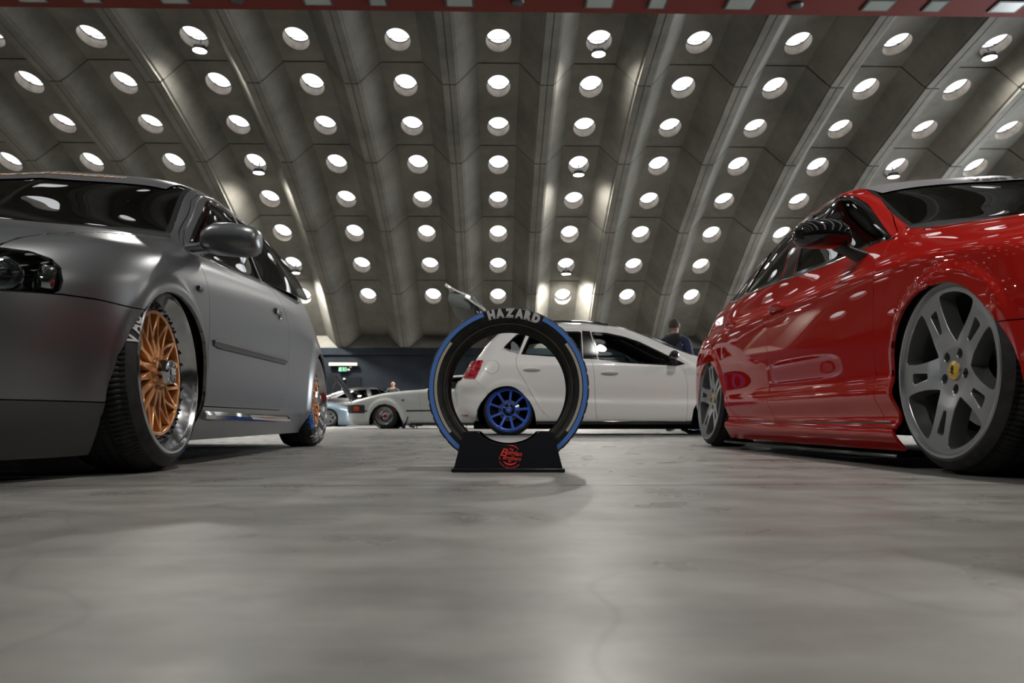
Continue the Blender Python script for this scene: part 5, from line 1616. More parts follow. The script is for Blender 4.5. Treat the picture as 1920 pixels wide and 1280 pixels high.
    tx.add(Pm, fs); tx.build('window_sticker', M_WHITEPRINT, car.root)
    car.piece('hood', 'bonnet', P, both=True, gap=.002)
    car.piece('roof', 'roof_panel', M_GLOSSBLACK, both=True, off=.003, gap=0)
    car.piece('bumper', 'front_bumper', P, both=True)
    car.piece('rear_bumper', 'rear_bumper', P, both=True)
    w = car.piece('windscreen', 'windscreen', M_GLASS_CLEAR, both=True, off=-.002, rim=False)
    car.piece('screen_trim', 'screen_border', M_BLACK, both=True, gap=0, parent=w)
    # tailgate raised about its top hinge
    hinge = Vector((-2.52, 0, 1.365))
    MT = Matrix.Translation(hinge) @ Matrix.Rotation(radians(86), 4, 'Y') @ Matrix.Translation(-hinge)
    h = car.piece('hatch', 'tailgate', P, both=True, depth=.02); xform(h, MT)
    hg = car.piece('hatch_glass', 'tailgate_window', M_GLASS_DARK, both=True, off=-.004, rim=False, parent=h); xform(hg, MT)
    mb = MB()
    sec = [(-2.895, .985), (-2.955, .955), (-3.02, .86), (-3.035, .76), (-3.03, .69), (-2.97, .675), (-2.90, .71), (-2.845, .80), (-2.82, .90), (-2.835, .965)]
    rings = []
    for yy, k in ((-.56, .55), (-.54, .85), (-.50, 1), (-.25, 1.04), (0, 1.05), (.25, 1.04), (.50, 1), (.54, .85), (.56, .55)):
        rings.append([Vector((-2.94 + (a + 2.94) * k + .13 * (yy / .56) ** 2, yy, .83 + (b - .83) * k)) for a, b in sec])
    mb.hull_sections(rings); hi = mb.build('tailgate_lining', M_LINER, h); autosmooth(hi, 40); xform(hi, MT)
    mb = MB()
    for sd in (-1, 1): mb.tube([(-2.50, sd * .47, 1.26), (-2.70, sd * .52, 1.10), (-2.88, sd * .54, .97)], .022, 8)
    hi = mb.build('window_surround', M_LINER, h); xform(hi, MT)
    mb = MB(); mb.box((-2.99, 0, .80), (.04, .40, .07), bev=.012); o = mb.build('tailgate_latch', M_BLACK, h); xform(o, MT)
    for sd in (-1, 1):
        mb = MB(); mb.tube([(-2.60, sd * .50, 1.02), MT @ Vector((-2.78, sd * .47, 1.02))], .009, 8); mb.build('gas_strut', M_BLACK, car.root)
    # spoiler lip at the hinge
    mb = MB(); mb.box((0, 0, 0), (.10, 1.0, .02), bev=.008); o = mb.build('tailgate_spoiler', P, h); o.matrix_local = MT @ Matrix.Translation((-2.515, 0, 1.37)) @ Matrix.Rotation(radians(-8), 4, 'Y')
    lining(car, ['body', 'front_door', 'rear_door', 'pillar', 'fuel_flap', 'roof'])
    floor_pan(car, .5, -2.9, .50, .07)
    seats(car, None, ((-1.15, .35), (-1.15, -.35)), .36, -1.95)
    dashboard(car, -.42, 1.2, .88)
    mb = MB(); mb.box((-.78, 0, 1.19), (.03, .22, .065), bev=.012); mb.tube([(-.76, 0, 1.22), (-.68, 0, 1.30)], .008, 6); mb.build('interior_mirror', M_BLACK, car.root)
    return car
M_TAILG = mat('tail_light_glass', (.42, .006, .012), .05, coat=1)
_n, _c, _m = noise_mix(M_TAILG, (.15, .002, .004), (.75, .03, .06), 26, 2, .4, .6)
M_LINER = mat('tailgate_liner', (.16, .185, .175), .6)
polo = build_polo()

# ================================================================== CARS FURTHER BACK
def build_coupe():
    """white wedge coupe, front to the left"""
    ROWS = [
     dict(z=[(.9,.10),(.3,.10),(-.4,.11),(-3.2,.14)], y=[(.9,.78),(0,.80),(-3.2,.78)], xf=.88, xr=-3.2, cf=.4),
     dict(z=[(.9,.20),(-.4,.20),(-3.2,.24)], y=[(.9,.82),(0,.845),(-3.2,.82)], xf=.95, xr=-3.22, cf=.4),
     dict(z=[(.9,.38),(-.4,.40),(-3.2,.44)], y=[(.9,.80),(0,.84),(-3.2,.82)], xf=.98, xr=-3.25, cf=.4),
     dict(z=[(1.0,.52),(.6,.56),(0,.60),(-3.2,.64)], y=[(.9,.79),(0,.835),(-3.2,.81)], xf=1.0, xr=-3.26, cf=.4),
     dict(z=[(1.0,.58),(.6,.66),(.1,.77),(-.4,.82),(-1.5,.86),(-3.2,.84)], y=[(.9,.75),(0,.80),(-3.2,.78)], xf=.98, xr=-3.24, cf=.4),
     dict(z=[(1.0,.595),(.6,.69),(.1,.81),(-.4,.865),(-1.0,.90),(-1.5,.91),(-3.2,.88)], y=[(.9,.68),(0,.73),(-1,.755),(-3.2,.73)], xf=.96, xr=-3.22, cf=.4),
     dict(z=[(1.0,.60),(.6,.70),(.1,.825),(-.4,.885),(-.95,.93),(-1.1,1.0),(-1.35,1.17),(-1.55,1.245),(-1.9,1.265),(-2.3,1.22),(-2.7,1.06),(-3.0,.93)], y=[(.9,.55),(0,.62),(-.95,.68),(-1.5,.55),(-2.2,.54),(-3.1,.62)], xf=.95, xr=-3.2, cf=.4, sz=.03),
     dict(z=[(1.0,.605),(.6,.71),(.1,.84),(-.4,.895),(-.85,.94),(-1.1,1.05),(-1.4,1.24),(-1.55,1.29),(-1.9,1.305),(-2.3,1.26),(-2.7,1.10),(-3.0,.96)], y=[(.9,0),(-3.2,0)], xf=.95, xr=-3.2, sz=.03),
    ]
    car = Car('parked_coupe', (-2.965, 18.35, 0), pi, 'white older coupe with black side strip and red-centred polished wheel, left of the tyre')
    fl = [arch_flare(0, .28, .34, .05, .07, .1, crisp=.015), arch_flare(-2.45, .28, .34, .05, .07, .1, crisp=.015)]
    car.shape(ROWS, 180, 70, flares=fl)
    sp = side_pred(.1, .3)
    for xx in (0, -2.45):
        ar = [(-.44, .10), (-.40, .22), (-.34, .36), (-.26, .47), (-.15, .545), (0, .575), (.13, .55), (.24, .47), (.31, .36), (.345, .24), (.36, .1)]
        ar = [(xx + a, b) for a, b in ar]
        car.region('void', [(ar[0][0], -.1)] + ar + [(ar[-1][0], -.1)], 'y', sp)
    g = round_poly([(-1.08, .935), (-1.36, 1.15), (-1.55, 1.215), (-1.95, 1.225), (-1.98, .93)], .02)
    car.region('glass', g, 'y', sp, .02, 'trim')
    g2 = round_poly([(-2.03, .93), (-2.00, 1.22), (-2.3, 1.17), (-2.62, 1.03), (-2.75, .92)], .02)
    car.region('glass2', g2, 'y', sp, .02, 'trim2')
    car.region('door', [(-.90, .165), (-.86, .30), (-.82, .55), (-.80, .80), (-.83, .89), (-.98, .915), (-1.36, 1.19), (-1.55, 1.24), (-1.99, 1.245), (-2.02, .8), (-2.0, .4), (-1.92, .2), (-1.85, .165)], 'y', sp)
    car.region('corner_lamp', round_poly([(.46, .36), (.47, .55), (.62, .555), (1.2, .555), (1.2, .36)], .02), 'y', lambda f: f.calc_center_median().x > .3 and f.normal.y > .05)
    tp = lambda f: f.normal.z > .12 and f.calc_center_median().z > .5
    car.region('hood', [(1.0, -.1), (1.0, .55), (.3, .60), (-.5, .65), (-.86, .66), (-.80, .4), (-.76, -.1)], 'z', tp)
    car.region('windscreen', [(-.80, -.1), (-.84, .4), (-.95, .66), (-1.2, .60), (-1.45, .54), (-1.40, .3), (-1.38, -.1)], 'z', tp, .02, 'wtrim')
    car.classify('body')
    P = mat('aged_white_paint', (.66, .68, .67), .3, 0, 1.0, .02)
    car.piece('body', 'body_shell', P, both=True)
    car.piece('hood', 'bonnet', P, both=True)
    w = car.piece('windscreen', 'windscreen', M_GLASS_MID, both=True, rim=False); car.piece('wtrim', 'screen_border', M_CHROME, both=True, gap=0, parent=w)
    M_SIDESTRIP = M_BLACK
    for sd in (1, -1):
        d = car.piece('door', 'door', P, side=sd)
        car.piece('glass', 'door_window', M_GLASS_MID, side=sd, off=-.004, rim=False, parent=d); car.piece('trim', 'window_frame', M_BLACK, side=sd, off=.001, gap=0, parent=d)
        car.piece('glass2', 'quarter_window', M_GLASS_MID, side=sd, off=-.004, rim=False); car.piece('trim2', 'quarter_frame', M_BLACK, side=sd, off=.001, gap=0)
        car.piece('corner_lamp', 'corner_lamp', M_BLACK, side=sd, off=.003)
        p, n_ = car.surf(.66, .465, sd); mb = MB(); mb.box((0, 0, 0), (.14, .02, .10), bev=.008); o = mb.build('indicator_lens', mat('orange_lens', (.65, .07, .01), .2), car.root); o.matrix_local = Matrix.Translation(p + n_ * .004) @ Matrix.Rotation(sd * -.3, 4, 'Z')
        p, n_ = car.surf(-.42, .66, sd); mb = MB(); mb.box((0, 0, 0), (.055, .015, .04), bev=.006); o = mb.build('side_repeater', M_BLACK, car.root); o.location = p + n_ * .002
        car.strip([(-.50, .415), (-.9, .418), (-1.4, .42), (-2.0, .425)], 'side_strip', M_BLACK, .036, .006, sd)
        car.strip([(.62, .40), (.5, .41), (.40, .412)], 'side_strip', M_BLACK, .034, .006, sd)
        wheel_well(car, 0, .40, sd, .27, .40, .76); wheel_well(car, -2.45, .40, sd, .27, .40, .76)
        mb = MB(); mb.box((-.46, sd * .79, .155), (.012, .20, .29), M=Matrix.Rotation(radians(-16), 4, 'Y') @ Matrix.Rotation(sd * radians(38), 4, 'Z'), bev=.004); mb.build('mud_flap', mat('blue_mud_flap', (.03, .03, .10), .5) if sd > 0 else M_BLACK, car.root)
        gloss_mirror(car, sd, -1.12, .93, M_WHITEPAINT, M_BLACK, .8)
        for xx in (0, -2.45):
            e = wheel_root(car, xx, .835, .30, sd, 5)
            t_, prof = tyre(e, .30, .205, .21, segs=60, tread=False, stretch=.014)
            barrel(e, .203, .19, M_POLISH, .085, ri=.135, segs=48)
            holes = []; n = 12
            for k in range(n):
                a = 2 * pi * k / n; h = pi / n
                holes.append(round_poly(inset_poly([pol(.062, a), pol(.09, a - h), pol(.122, a), pol(.09, a + h)], .004), .003, 2))
                holes.append(round_poly(inset_poly([pol(.094, a + h), pol(.125, a + h * 1.9), pol(.125, a + h * .1)], .0035), .002, 2))
            plate('rim_centre', M_CHROME, .13, holes, lambda r, a: -.075 + .012 * exp(-(r / .06) ** 2), .03, e, .02)
            c = MB(); c.lathe([(.066, -.066), (.062, -.058), (.03, -.055), (.022, -.06), (0, -.06)], 4, smooth=False); c_ = c.build('centre_cap', mat('red_wheel_centre', (.5, .02, .008), .3), e)
            c = MB(); c.lathe([(.020, -.058), (.018, -.05), (0, -.05)], 16); c.build('cap_disc', M_BLACK, e)
            for k in range(4):
                bb = MB(); bb.lathe([(0, .004), (.006, .002), (.007, -.004)], 8); o = bb.build('wheel_bolt', M_CHROME, e); cx, cy = pol(.046, pi / 2 * k); o.location = (cx, -.056, cy)
            if sd > 0:
                sy = side_y(prof); fp = lambda r, a, sy=sy: (-r * cos(a), sy(r), r * sin(a))
                tb = MB(); arc_text(tb, 'TOYO', .265, .03, radians(70), fp, .045, offset=.003); tb.build('tyre_lettering', M_WHITEPRINT, e)
                tb = MB(); arc_text(tb, 'TIRES', .265, .03, radians(38), fp, .045, offset=.003); tb.build('tyre_lettering', M_REDPRINT, e)
                tb = MB(); arc_text(tb, 'PROXES', .265, .03, radians(228), fp, .045, offset=.003); tb.build('tyre_lettering', M_WHITEPRINT, e)
    # side sill bar and red roll cage inside
    mb = MB(); mb.box((-1.4, .80, .115), (1.6, .06, .05), bev=.015); mb.build('sill_board', M_BLACK, car.root)
    for x_ in (-.75, -1.9):
        mb = MB(); mb.tube([(x_, .79, .10), (x_, .79, 0.0)], .012, 6); mb.build('sill_stay', M_BLACK, car.root)
    MR = mat('red_cage_tube', (.5, .03, .01), .4)
    mb = MB()
    for sd in (1, -1): mb.tube([(-1.0, sd * .62, .5), (-1.05, sd * .62, .95), (-1.45, sd * .50, 1.17), (-2.0, sd * .49, 1.20), (-2.05, sd * .60, .5)], .022, 8)
    mb.tube([(-2.0, .49, 1.20), (-2.0, -.49, 1.20)], .022, 8); mb.build('roll_cage', MR, car.root)
    for k in range(0): pass
    lining(car, ['body', 'door']); floor_pan(car, .6, -3.0, .5, .16); seats(car, None, ((-1.6, .35), (-1.6, -.35)), .30, None); dashboard(car, -1.02, 1.2, .86)
    return car
coupe = build_coupe()

def small_car(name, loc, rz, rows, P, label, wheelmat, nspoke, glassx, wb, sc=1.0, hw=.80):
    """car seen tiny far behind: the same shapes with fewer separate panels"""
    car = Car(name, loc, rz, label)
    car.shape(rows, 130, 60)
    sp = side_pred(.1, .3)
    for xx in (0, wb):
        car.region('void', circ_arch(xx, .28, .33, 20), 'y', sp)
    for i, g in enumerate(glassx): car.region('glass%d' % i, round_poly(g, .02), 'y', sp)
    tp = lambda f: f.normal.z > .12 and f.calc_center_median().z > .5
    if name == 'parked_saloon': ws = [(-.265, -.1), (-.28, .25), (-.35, .5), (-.465, .712), (-.64, .672), (-.85, .622), (-1.04, .578), (-1.10, .545), (-1.06, .40), (-1.02, -.1)]
    else: ws = [(-.205, -.1), (-.22, .25), (-.30, .5), (-.445, .668), (-.62, .638), (-.82, .590), (-.985, .545), (-.962, .42), (-.91, -.1)]
    car.region('windscreen', ws, 'z', tp)
    car.region('hood', [(1.0, -.1), (1.0, .60), (.39, .700), (.25, .715), (0, .715), (-.18, .70), (-.24, .5), (-.15, -.1)], 'z', tp)
    dx0, dx1 = -.40, -1.5
    car.region('door', [(dx0, .2), (dx0, .80), (-.95, 1.19), (-1.3, 1.22), (dx1, 1.2), (dx1, .2)], 'y', sp)
    car.classify('body')
    car.piece('body', 'body_shell', P, both=True); car.piece('hood', 'bonnet', P, both=True, gap=.004)
    car.piece('windscreen', 'windscreen', M_GLASS_DARK, both=True, rim=False)
    for sd in (1, -1):
        car.piece('door', 'door', P, side=sd, gap=.004)
        for i in range(len(glassx)): car.piece('glass%d' % i, 'side_window', M_GLASS_DARK, side=sd, rim=False)
        wheel_well(car, 0, .36, sd, .28, .4, .76); wheel_well(car, wb, .36, sd, .28, .4, .76)
        gloss_mirror(car, sd, -.55, .83, P, M_BLACK, .9)
        for xx in (0, wb):
            e = wheel_root(car, xx, hw + .03, .30, sd, 4)
            tyre(e, .30, .24, .20, segs=48, tread=False); barrel(e, .238, .17, wheelmat, .03, ri=.215, segs=40)
            holes = []
            for k in range(nspoke):
                a = 2 * pi * k / nspoke
                holes.append(round_poly([pol(.10, a - .16), pol(.155, a - .30), pol(.185, a - .05), pol(.165, a + .32), pol(.115, a + .2)], .02, 3))
            plate('rim_spokes', wheelmat, .22, holes, lambda r, a: -.012 - .01 * (1 - r / .22), .03, e, .03)
            brake(e, .12, -.09, 1.0)
    lining(car, ['body', 'door']); floor_pan(car, .6, -3.0, .5, .14)
    seats(car, None, ((-1.2, .35), (-1.2, -.35)), .30, -1.95)
    return car
GA = [[(-.40, .83), (-.62, .985), (-.95, 1.178), (-1.300, 1.205), (-1.318, .858)], [(-1.345, .862), (-1.332, 1.207), (-1.70, 1.212), (-2.02, 1.185), (-2.40, 1.01), (-2.32, .915)]]
GR = [[(-.50, .855), (-.85, 1.078), (-1.13, 1.202), (-1.475, 1.214), (-1.345, .866)], [(-1.515, .880), (-1.590, 1.208), (-1.85, 1.196), (-2.06, 1.155), (-2.33, 1.075), (-2.55, .94)]]
M_PALEBLUE = paint('pale_blue_paint', (.22, .30, .36), .3, .3, 1.0)
M_BLACKPAINT = paint('black_paint', (.02, .021, .024), .25, .2, 1.0)
far1 = small_car('parked_saloon', (-3.6, 28.5, 0), 0.0, RS_ROWS, M_BLACKPAINT, 'black car with a glossy curved roof behind the bonnet of the white coupe', M_SILVER, 5, GR, -2.637)
far2 = small_car('parked_hatchback', (-6.14, 26.0, 0), 0.0, A3_ROWS, M_PALEBLUE, 'pale blue car with raised black bonnet and silver wheel, just right of the grey car', M_SILVER, 6, GA, -2.513)

far1.root.scale = (1.12, 1.12, 1.12)
bp_ = MB(); bp_.box((0, 0, 0), (1.25, 1.15, .04), bev=.015)
bn = bp_.build('raised_bonnet', M_BLACKPAINT, far2.root)
bn.matrix_local = Matrix.Translation((.35, 0, 1.30)) @ Matrix.Rotation(radians(52), 4, 'Y')
bp_ = MB(); bp_.tube([(-.10, -.50, .82), (.15, -.50, 1.52)], .012, 6); bp_.build('bonnet_stay', M_BLACK, far2.root)
# ================================================================== THE DISPLAY TYRE ON ITS STAND
TY = 2.40          # distance of the tyre's front face
TX = (953 - 960) / FPX * TY * .995
TR = 154 / FPX * TY * .995
def display_tyre():
    s = TR
    cz = TR + .004
    e = empty('display_tyre', (TX, TY, 0))
    tag(e, 'low profile show tyre with blue and cream rings standing upright on the black stand', 'tyre')
    rr = TR * .765
    # front face towards the camera: build with +y outer then turn round
    prof = [(rr - .004, -.018), (rr - .006, -.008), (rr - .001, -.001), (rr + .004, .0005), (rr + .012, -.001), (rr + .018, .001), (TR * .85, .004), (TR * .86, .006), (TR * .970, .006), (TR * .978, .003), (TR * .975, -.004), (TR - .004, -.012), (TR - .001, -.018)]
    w = .185
    ins = [(rr - .004, -w + .018), (rr + .012, -w + .03), (TR - .030, -w + .02), (TR - .024, -.095), (TR - .03, -.02), (rr + .010, -.012)]
    gr = []
    for g in (.25, .5, .75):
        y = -.02 - (w - .04) * g
        gr += [(TR, y + .006), (TR - .007, y + .004), (TR - .007, y - .004), (TR, y - .006)]
    outer = prof + gr + [(TR - .001, -w + .018), (TR - .004, -w + .012), (TR * .955, -w), (TR * .86, -w - .002), (rr + .01, -w), (rr - .004, -w + .006)]
    P = outer + ins[1:-1] + [(rr + .006, -.020), outer[0]]
    mb = MB(); m = len(P); segs = 360
    for i in range(segs):
        a = 2 * pi * i / segs
        for j, (r, y) in enumerate(P):
            # slanted tread cuts running from the shoulder inwards
            if 11 <= j <= len(prof) + len(gr) + 1:
                ph = (i + int(abs(y) * 90)) % 10
                if ph in (0, 1) : r -= .0045
            mb.v.append((r * cos(a), y, r * sin(a)))
    for i in range(segs):
        i2 = (i + 1) % segs
        for j in range(m - 1):
            mb.f.append((i * m + j, i2 * m + j, i2 * m + j + 1, i * m + j + 1)); mb.mi.append(0); mb.sm.append(True)
    t = mb.build('tyre_carcass', M_RUBBER, e, weld=False); autosmooth(t, 30)
    R180 = Matrix.Rotation(pi, 4, 'Z')
    MT = Matrix.Translation((0, 0, cz)) @ R180
    xform(t, MT)
    sy = lambda r: float(np.interp(r, [p[0] for p in prof[3:12]], [p[1] for p in prof[3:12]])) + .0026
    # angles in the picture plane, counter-clockwise from the right
    f = lambda r, a: tuple(MT @ Vector((-r * cos(a), sy(r), r * sin(a))))
    def ring(name, m_, r0, r1, a0, a1, lab):
        q = MB(); n = 90; g = []
        for i in range(n + 1):
            a = radians(a0 + (a1 - a0) * i / n)
            for k in range(4): g.append(f(r0 + (r1 - r0) * k / 3, a))
        q.add(g, [(i * 4 + k, i * 4 + k + 1, i * 4 + k + 5, i * 4 + k + 4) for i in range(n) for k in range(3)], 0, True)
        o = q.build(name, m_, e); o['label'] = lab
    ring('blue_ring', M_BLUERING, TR * .914, TR * .966, 109, 250, 'blue stripe on the left half')
    ring('blue_ring', M_BLUERING, TR * .914, TR * .966, 63, -70, 'blue stripe on the right half')
    ring('cream_ring', M_CREAMPRINT, TR * .868, TR * .903, 142, 218, 'cream stripe on the left')
    ring('cream_ring', M_CREAMPRINT, TR * .868, TR * .903, 37, -37, 'cream stripe on the right')
    ring('bead_line', mat('yellow_bead_line', (.25, .20, .08), .6), rr + .0035, rr + .0048, 0, 360, 'thin yellow line at the bead')
    tx = MB(); arc_text(tx, 'HAZARD', TR * .912, TR * .118, radians(85.5), f, .034, offset=.0030, wide=.93, spacing=.98)
    tx.build('tyre_lettering', mat('pale_letters', (.80, .80, .80), .5), e)
    # ---- stand
    sx = TX; y0 = TY - .115; y1 = TY + .145
    S_ = FPX / (TY - .16)       # pixels per metre at the front of the stand
    st = empty('tyre_stand', (TX, TY + .095, 0)); tag(st, 'glossy black trapezoid stand with a round red logo, under the display tyre', 'stand')
    hw0, hw1, H_ = .172, .142, .124
    def topz(u): return H_ - .040 * max(0, 1 - (u / .66) ** 2) ** .8 if abs(u) < .66 else H_
    mb = MB(); n = 40
    def panel(yb, yt, th, sg):
        fr = []; bk = []
        for i in range(n + 1):
            u = -1 + 2 * i / n
            zt = topz(u)
            for j in range(7):
                v = j / 6; z = .012 + (zt - .012) * v
                w_ = hw0 + (hw1 - hw0) * (z / H_)
                y = yb + (yt - yb) * z / H_
                fr.append((u * w_, y, z)); bk.append((u * w_, y + th * sg, z))
        N_ = len(fr); q = []
        for i in range(n):
            for j in range(6):
                a = i * 7 + j; q.append((a, a + 7, a + 8, a + 1)); q.append((N_ + a, N_ + a + 1, N_ + a + 8, N_ + a + 7))
        for i in range(n):
            a = i * 7 + 6; q.append((a, a + 7, N_ + a + 7, N_ + a)); a = i * 7; q.append((a, N_ + a, N_ + a + 7, a + 7))
        for j in range(6):
            a = j; q.append((a, a + 1, N_ + a + 1, N_ + a)); a = n * 7 + j; q.append((a, N_ + a, N_ + a + 1, a + 1))
        mb.add(fr + bk, q)
    panel(-.140, -.112, .006, 1)
    o = mb.build('front_panel', M_STANDBLACK, st); autosmooth(o, 30)
    mb = MB(); panel(.140, .112, .006, -1); o = mb.build('back_panel', M_STANDBLACK, st); autosmooth(o, 30)
    for sg in (-1, 1):      # shelves that join the two panels at their shoulders, inside the tyre's bore
        mb = MB(); mb.box((sg * hw1 * .84, 0, H_ - .006), (hw1 * .30, .224, .006), bev=.002); mb.build('top_shelf', M_STANDBLACK, st)
    mb = MB(); mb.box((0, -.136, .006), (.352, .030, .012), bev=.003); mb.build('base_rail', M_STANDBLACK, st)
    mb = MB(); mb.box((0, .136, .006), (.352, .030, .012), bev=.003); mb.build('base_rail', M_STANDBLACK, st)
    # red logo on the front panel
    def fp(x, z):
        x = lx + (x - lx) * .94; z = lz + (z - lz) * .92
        return (x, -.140 + .028 * z / H_ - .0012, z)
    lx, lz, R = .0065, .0505, .0375
    lg = MB()
    def arcband(r0, r1, a0, a1, taper=True):
        n_ = 28; g = []
        for i in range(n_ + 1):
            a = radians(a0 + (a1 - a0) * i / n_); k = (sin(pi * i / n_) ** .6 if taper else 1)
            rm = (r0 + r1) / 2; h = (r1 - r0) / 2 * k
            g += [fp(lx + (rm - h) * cos(a), lz + (rm - h) * sin(a)), fp(lx + (rm + h) * cos(a), lz + (rm + h) * sin(a))]
        lg.add(g, [(i * 2, i * 2 + 1, i * 2 + 3, i * 2 + 2) for i in range(n_)])
    arcband(.0325, .0365, 105, 35); arcband(.026, .032, 215, 318)
    arcband(.0345, .0375, 185, 200, False)
    def word(t, size, x, z, rot, sh=.35, off=.0003, sx_=1.0):
        vs, fs = text_geo(t, size, shear=sh, offset=off)
        c, s_ = cos(radians(rot)), sin(radians(rot))
        lg.add([fp(lx + x + (v.x * sx_ * c - v.y * s_), lz + z + (v.x * sx_ * s_ + v.y * c)) for v in vs], fs)
    word('B', .036, -.0235, .0105, -6, .3, .0006, 1.15)
    word('elgian', .0235, .0135, .0085, -9, .35, .0004, .92)
    word('Brothers', .0195, .0045, -.0085, -6, .35, .0004, .86)
    word('The', .0095, .003, .0215, -4, .3, .0003); word('Est.', .008, -.002, -.0185, 0, .2, .0003)
    # crossbar swash in front of the B
    arc_text(lg, 'WWW.TIRESTICKERS.BE', .0405, .0050, radians(262), lambda r, a: fp(lx + r * cos(a), lz + r * sin(a)), .0062, inward=True, offset=.00015, spacing=1.06)
    lg.build('round_logo', M_REDPRINT, st)
M_BLUERING = mat('blue_ring_print', (.14, .34, .95), .5)
M_STANDBLACK = mat('stand_black', (.010, .011, .014), .30, spec=.3)
display_tyre()

# ================================================================== PEOPLE
def skin_mesh(name, joints, bones, m_, parent, sub=2):
    me = bpy.data.meshes.new(name)
    names = list(joints); idx = {k: i for i, k in enumerate(names)}
    me.from_pydata([joints[k][0] for k in names], [(idx[a], idx[b]) for a, b in bones], [])
    o = bpy.data.objects.new(name, me); link(o, parent)
    md = o.modifiers.new('skin', 'SKIN'); md.use_smooth_shade = True
    for i, k in enumerate(names):
        r = joints[k][1]; me.skin_vertices[0].data[i].radius = (r, r * .8) if not hasattr(r, '__len__') else r
    me.skin_vertices[0].data[0].use_root = True
    sd = o.modifiers.new('sub', 'SUBSURF'); sd.levels = sub; sd.render_levels = sub
    bpy.context.view_layer.update()
    dg = bpy.context.evaluated_depsgraph_get()
    m2 = bpy.data.meshes.new_from_object(o.evaluated_get(dg))
    o.modifiers.clear(); o.data = m2; m2.materials.clear(); m2.materials.append(m_)
    for p in m2.polygons: p.use_smooth = True
    return o
def person(loc, rz, label, h=1.78, skin=(.45, .24, .17), hair=(.06, .045, .036), top=(.02, .025, .07), legs=(.03, .035, .05), bald=False, hood=True):
    k = h / 1.78
    e = empty('person', loc, rz); tag(e, label, 'person')
    MS = mat('skin', skin, .55); MH = mat('hair', hair, .8); MT_ = mat('jacket_cloth', top, .8); ML = mat('trouser_cloth', legs, .85); MSH = mat('shoe', (.03, .03, .03), .6)
    V = lambda *a: tuple(k * q for q in a)
    # local: faces +y. one continuous body
    J = {'pel': (V(0, 0, .96), (.15 * k, .11 * k)), 'wai': (V(0, .0, 1.10), (.14 * k, .10 * k)), 'che': (V(0, -.01, 1.30), (.17 * k, .115 * k)), 'nb': (V(0, -.01, 1.46), .075 * k), 'nk': (V(0, .005, 1.54), .052 * k),
         'jaw': (V(0, .03, 1.60), (.060 * k, .07 * k)), 'hd': (V(0, .01, 1.68), (.078 * k, .10 * k)), 'tp': (V(0, .0, 1.745), (.055 * k, .07 * k))}
    B = [('pel', 'wai'), ('wai', 'che'), ('che', 'nb'), ('nb', 'nk'), ('nk', 'jaw'), ('jaw', 'hd'), ('hd', 'tp')]
    for s_, n_ in ((-1, 'l'), (1, 'r')):
        J.update({'hp' + n_: (V(s_ * .10, 0, .90), .095 * k), 'kn' + n_: (V(s_ * .11, .02, .50), .062 * k), 'an' + n_: (V(s_ * .11, -.01, .09), .042 * k), 'to' + n_: (V(s_ * .12, .15, .035), (.045 * k, .03 * k)),
                  'sh' + n_: (V(s_ * .19, -.01, 1.43), .062 * k), 'el' + n_: (V(s_ * .25, -.02, 1.14), .045 * k), 'wr' + n_: (V(s_ * .24, .08, .90), .030 * k), 'pa' + n_: (V(s_ * .235, .11, .84), (.022 * k, .04 * k))})
        B += [('pel', 'hp' + n_), ('hp' + n_, 'kn' + n_), ('kn' + n_, 'an' + n_), ('an' + n_, 'to' + n_), ('nb', 'sh' + n_), ('sh' + n_, 'el' + n_), ('el' + n_, 'wr' + n_), ('wr' + n_, 'pa' + n_)]
        for q in range(4):
            d = (q - 1.5) * .018
            J.update({'f%s%d' % (n_, q): (V(s_ * .235, .11 + d, .80), .010 * k), 'g%s%d' % (n_, q): (V(s_ * .228, .125 + d, .755 + .006 * abs(q - 1.5)), .008 * k)})
            B += [('pa' + n_, 'f%s%d' % (n_, q)), ('f%s%d' % (n_, q), 'g%s%d' % (n_, q))]
        J.update({'t' + n_: (V(s_ * .225, .155, .835), .011 * k), 'u' + n_: (V(s_ * .215, .17, .80), .009 * k)}); B += [('pa' + n_, 't' + n_), ('t' + n_, 'u' + n_)]
    body = skin_mesh('body', J, B, MS, e)
    # face: nose, ears, eyes, mouth
    mb = MB(); mb.hull_sections([[V(.016 * cos(a), .098, 1.655 + .006 * sin(a)) for a in (0, 1.57, 3.14, 4.71)], [V(.018 * cos(a), .125, 1.640 + .010 * sin(a)) for a in (0, 1.57, 3.14, 4.71)], [V(.010 * cos(a), .098, 1.69 + .004 * sin(a)) for a in (0, 1.57, 3.14, 4.71)]]); mb.build('nose', MS, e)
    for s_ in (-1, 1):
        mb = MB(); mb.hull_sections([[V(s_ * (.078 + .012 * t), -.005 + .018 * cos(a) * q, 1.665 + .032 * sin(a) * q) for a in [2 * pi * i / 10 for i in range(10)]] for t, q in ((0, .7), (.6, 1), (1, .9))]); mb.build('ear', MS, e)
        mb = MB(); mb.lathe([(0, .004), (.006, .003), (.010, .0)], 10); o = mb.build('eye', MH, e); o.location = V(s_ * .030, .093, 1.675)
    mb = MB(); mb.tube([V(-.022, .096, 1.618), V(0, .101, 1.616), V(.022, .096, 1.618)], .003 * k, 6); mb.build('mouth', mat('lips', (.35, .12, .10), .6), e)
    if not bald:
        mb = MB(); rings = []
        for i in range(9):
            th = radians(8 + i * 13.5)
            ring = []
            for j in range(24):
                a = 2 * pi * j / 24
                front = max(0, sin(a)); tt = th * (1 - .42 * front) 
                ring.append(V(.088 * sin(tt) * cos(a), -.002 + .106 * sin(tt) * sin(a), 1.675 + .112 * cos(tt)))
            rings.append(ring)
        mb.hull_sections(rings, caps=True); o = mb.build('hair', MH, e)
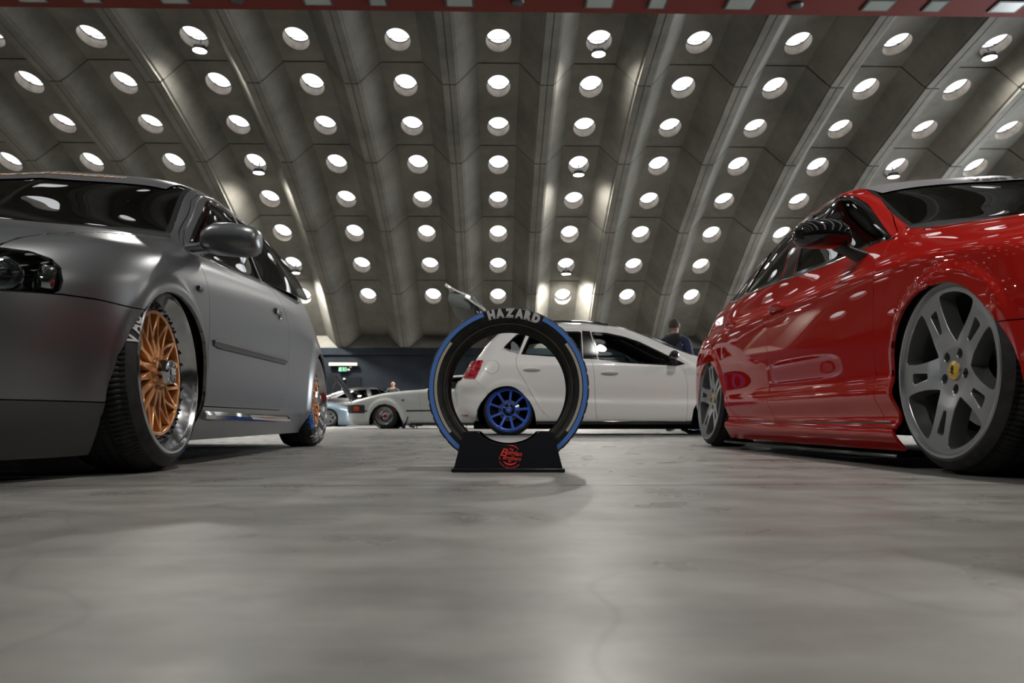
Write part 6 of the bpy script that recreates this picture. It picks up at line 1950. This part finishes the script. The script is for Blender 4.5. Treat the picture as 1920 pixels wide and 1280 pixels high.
    # jacket and trousers follow the body
    JJ = {kk: (J[kk][0], tuple((np.array(J[kk][1]) if hasattr(J[kk][1], '__len__') else np.array([J[kk][1], J[kk][1] * .9])) + .022 * k)) for kk in ('wai', 'che', 'nb')}
    JJ['hem'] = (V(0, 0, .92), (.175 * k, .135 * k)); JJ['col'] = (V(0, -.01, 1.50), (.085 * k, .085 * k))
    JB = [('wai', 'che'), ('che', 'nb'), ('hem', 'wai'), ('nb', 'col')]
    for n_ in 'lr':
        for q in ('sh', 'el', 'wr'): JJ[q + n_] = (J[q + n_][0], ((J[q + n_][1]) + .022 * k, (J[q + n_][1]) * .9 + .022 * k))
        JB += [('nb', 'sh' + n_), ('sh' + n_, 'el' + n_), ('el' + n_, 'wr' + n_)]
    jk = skin_mesh('jacket', JJ, JB, MT_, e)
    if hood:
        mb = MB(); rings = []
        for (z, rx, ry, yy) in ((1.545, .095, .085, -.015), (1.52, .125, .11, -.04), (1.48, .135, .12, -.06), (1.42, .115, .11, -.07), (1.36, .075, .09, -.07), (1.30, .02, .05, -.07)):
            rings.append([V(rx * cos(a), yy + ry * sin(a) - (.02 if sin(a) < 0 else 0), z + .02 * sin(a)) for a in [2 * pi * i / 20 for i in range(20)]])
        mb.hull_sections(rings); mb.build('hood', mat('hood_cloth', (.012, .014, .02), .85), e)
    LJ = {'pel': (V(0, 0, .95), (.165 * k, .125 * k))}; LB = []
    for n_ in 'lr':
        LJ['hp' + n_] = (J['hp' + n_][0], .11 * k); LJ['kn' + n_] = (J['kn' + n_][0], .08 * k); LJ['an' + n_] = (J['an' + n_][0], .065 * k)
        LB += [('pel', 'hp' + n_), ('hp' + n_, 'kn' + n_), ('kn' + n_, 'an' + n_)]
    skin_mesh('trousers', LJ, LB, ML, e)
    for s_ in (-1, 1):
        mb = MB(); mb.hull_sections([[V(s_ * .12 + wx * cos(a), yy, .045 + hz * sin(a)) for a in [2 * pi * i / 12 for i in range(12)]] for yy, wx, hz in ((-.08, .02, .02), (-.06, .042, .042), (.02, .05, .045), (.12, .052, .038), (.19, .045, .03), (.215, .02, .015))]); mb.build('shoe', MSH, e)
    return e
person((2.75, 12.6, 0), radians(-28), 'person with short dark hair and a navy jacket with black hood, beyond the white hatchback', h=1.90)
person((-4.27, 26.9, 0), radians(175), 'bald person in dark clothes whose head shows above the bonnet of the white coupe', h=1.62, skin=(.50, .27, .20), top=(.05, .05, .06), bald=True, hood=False)
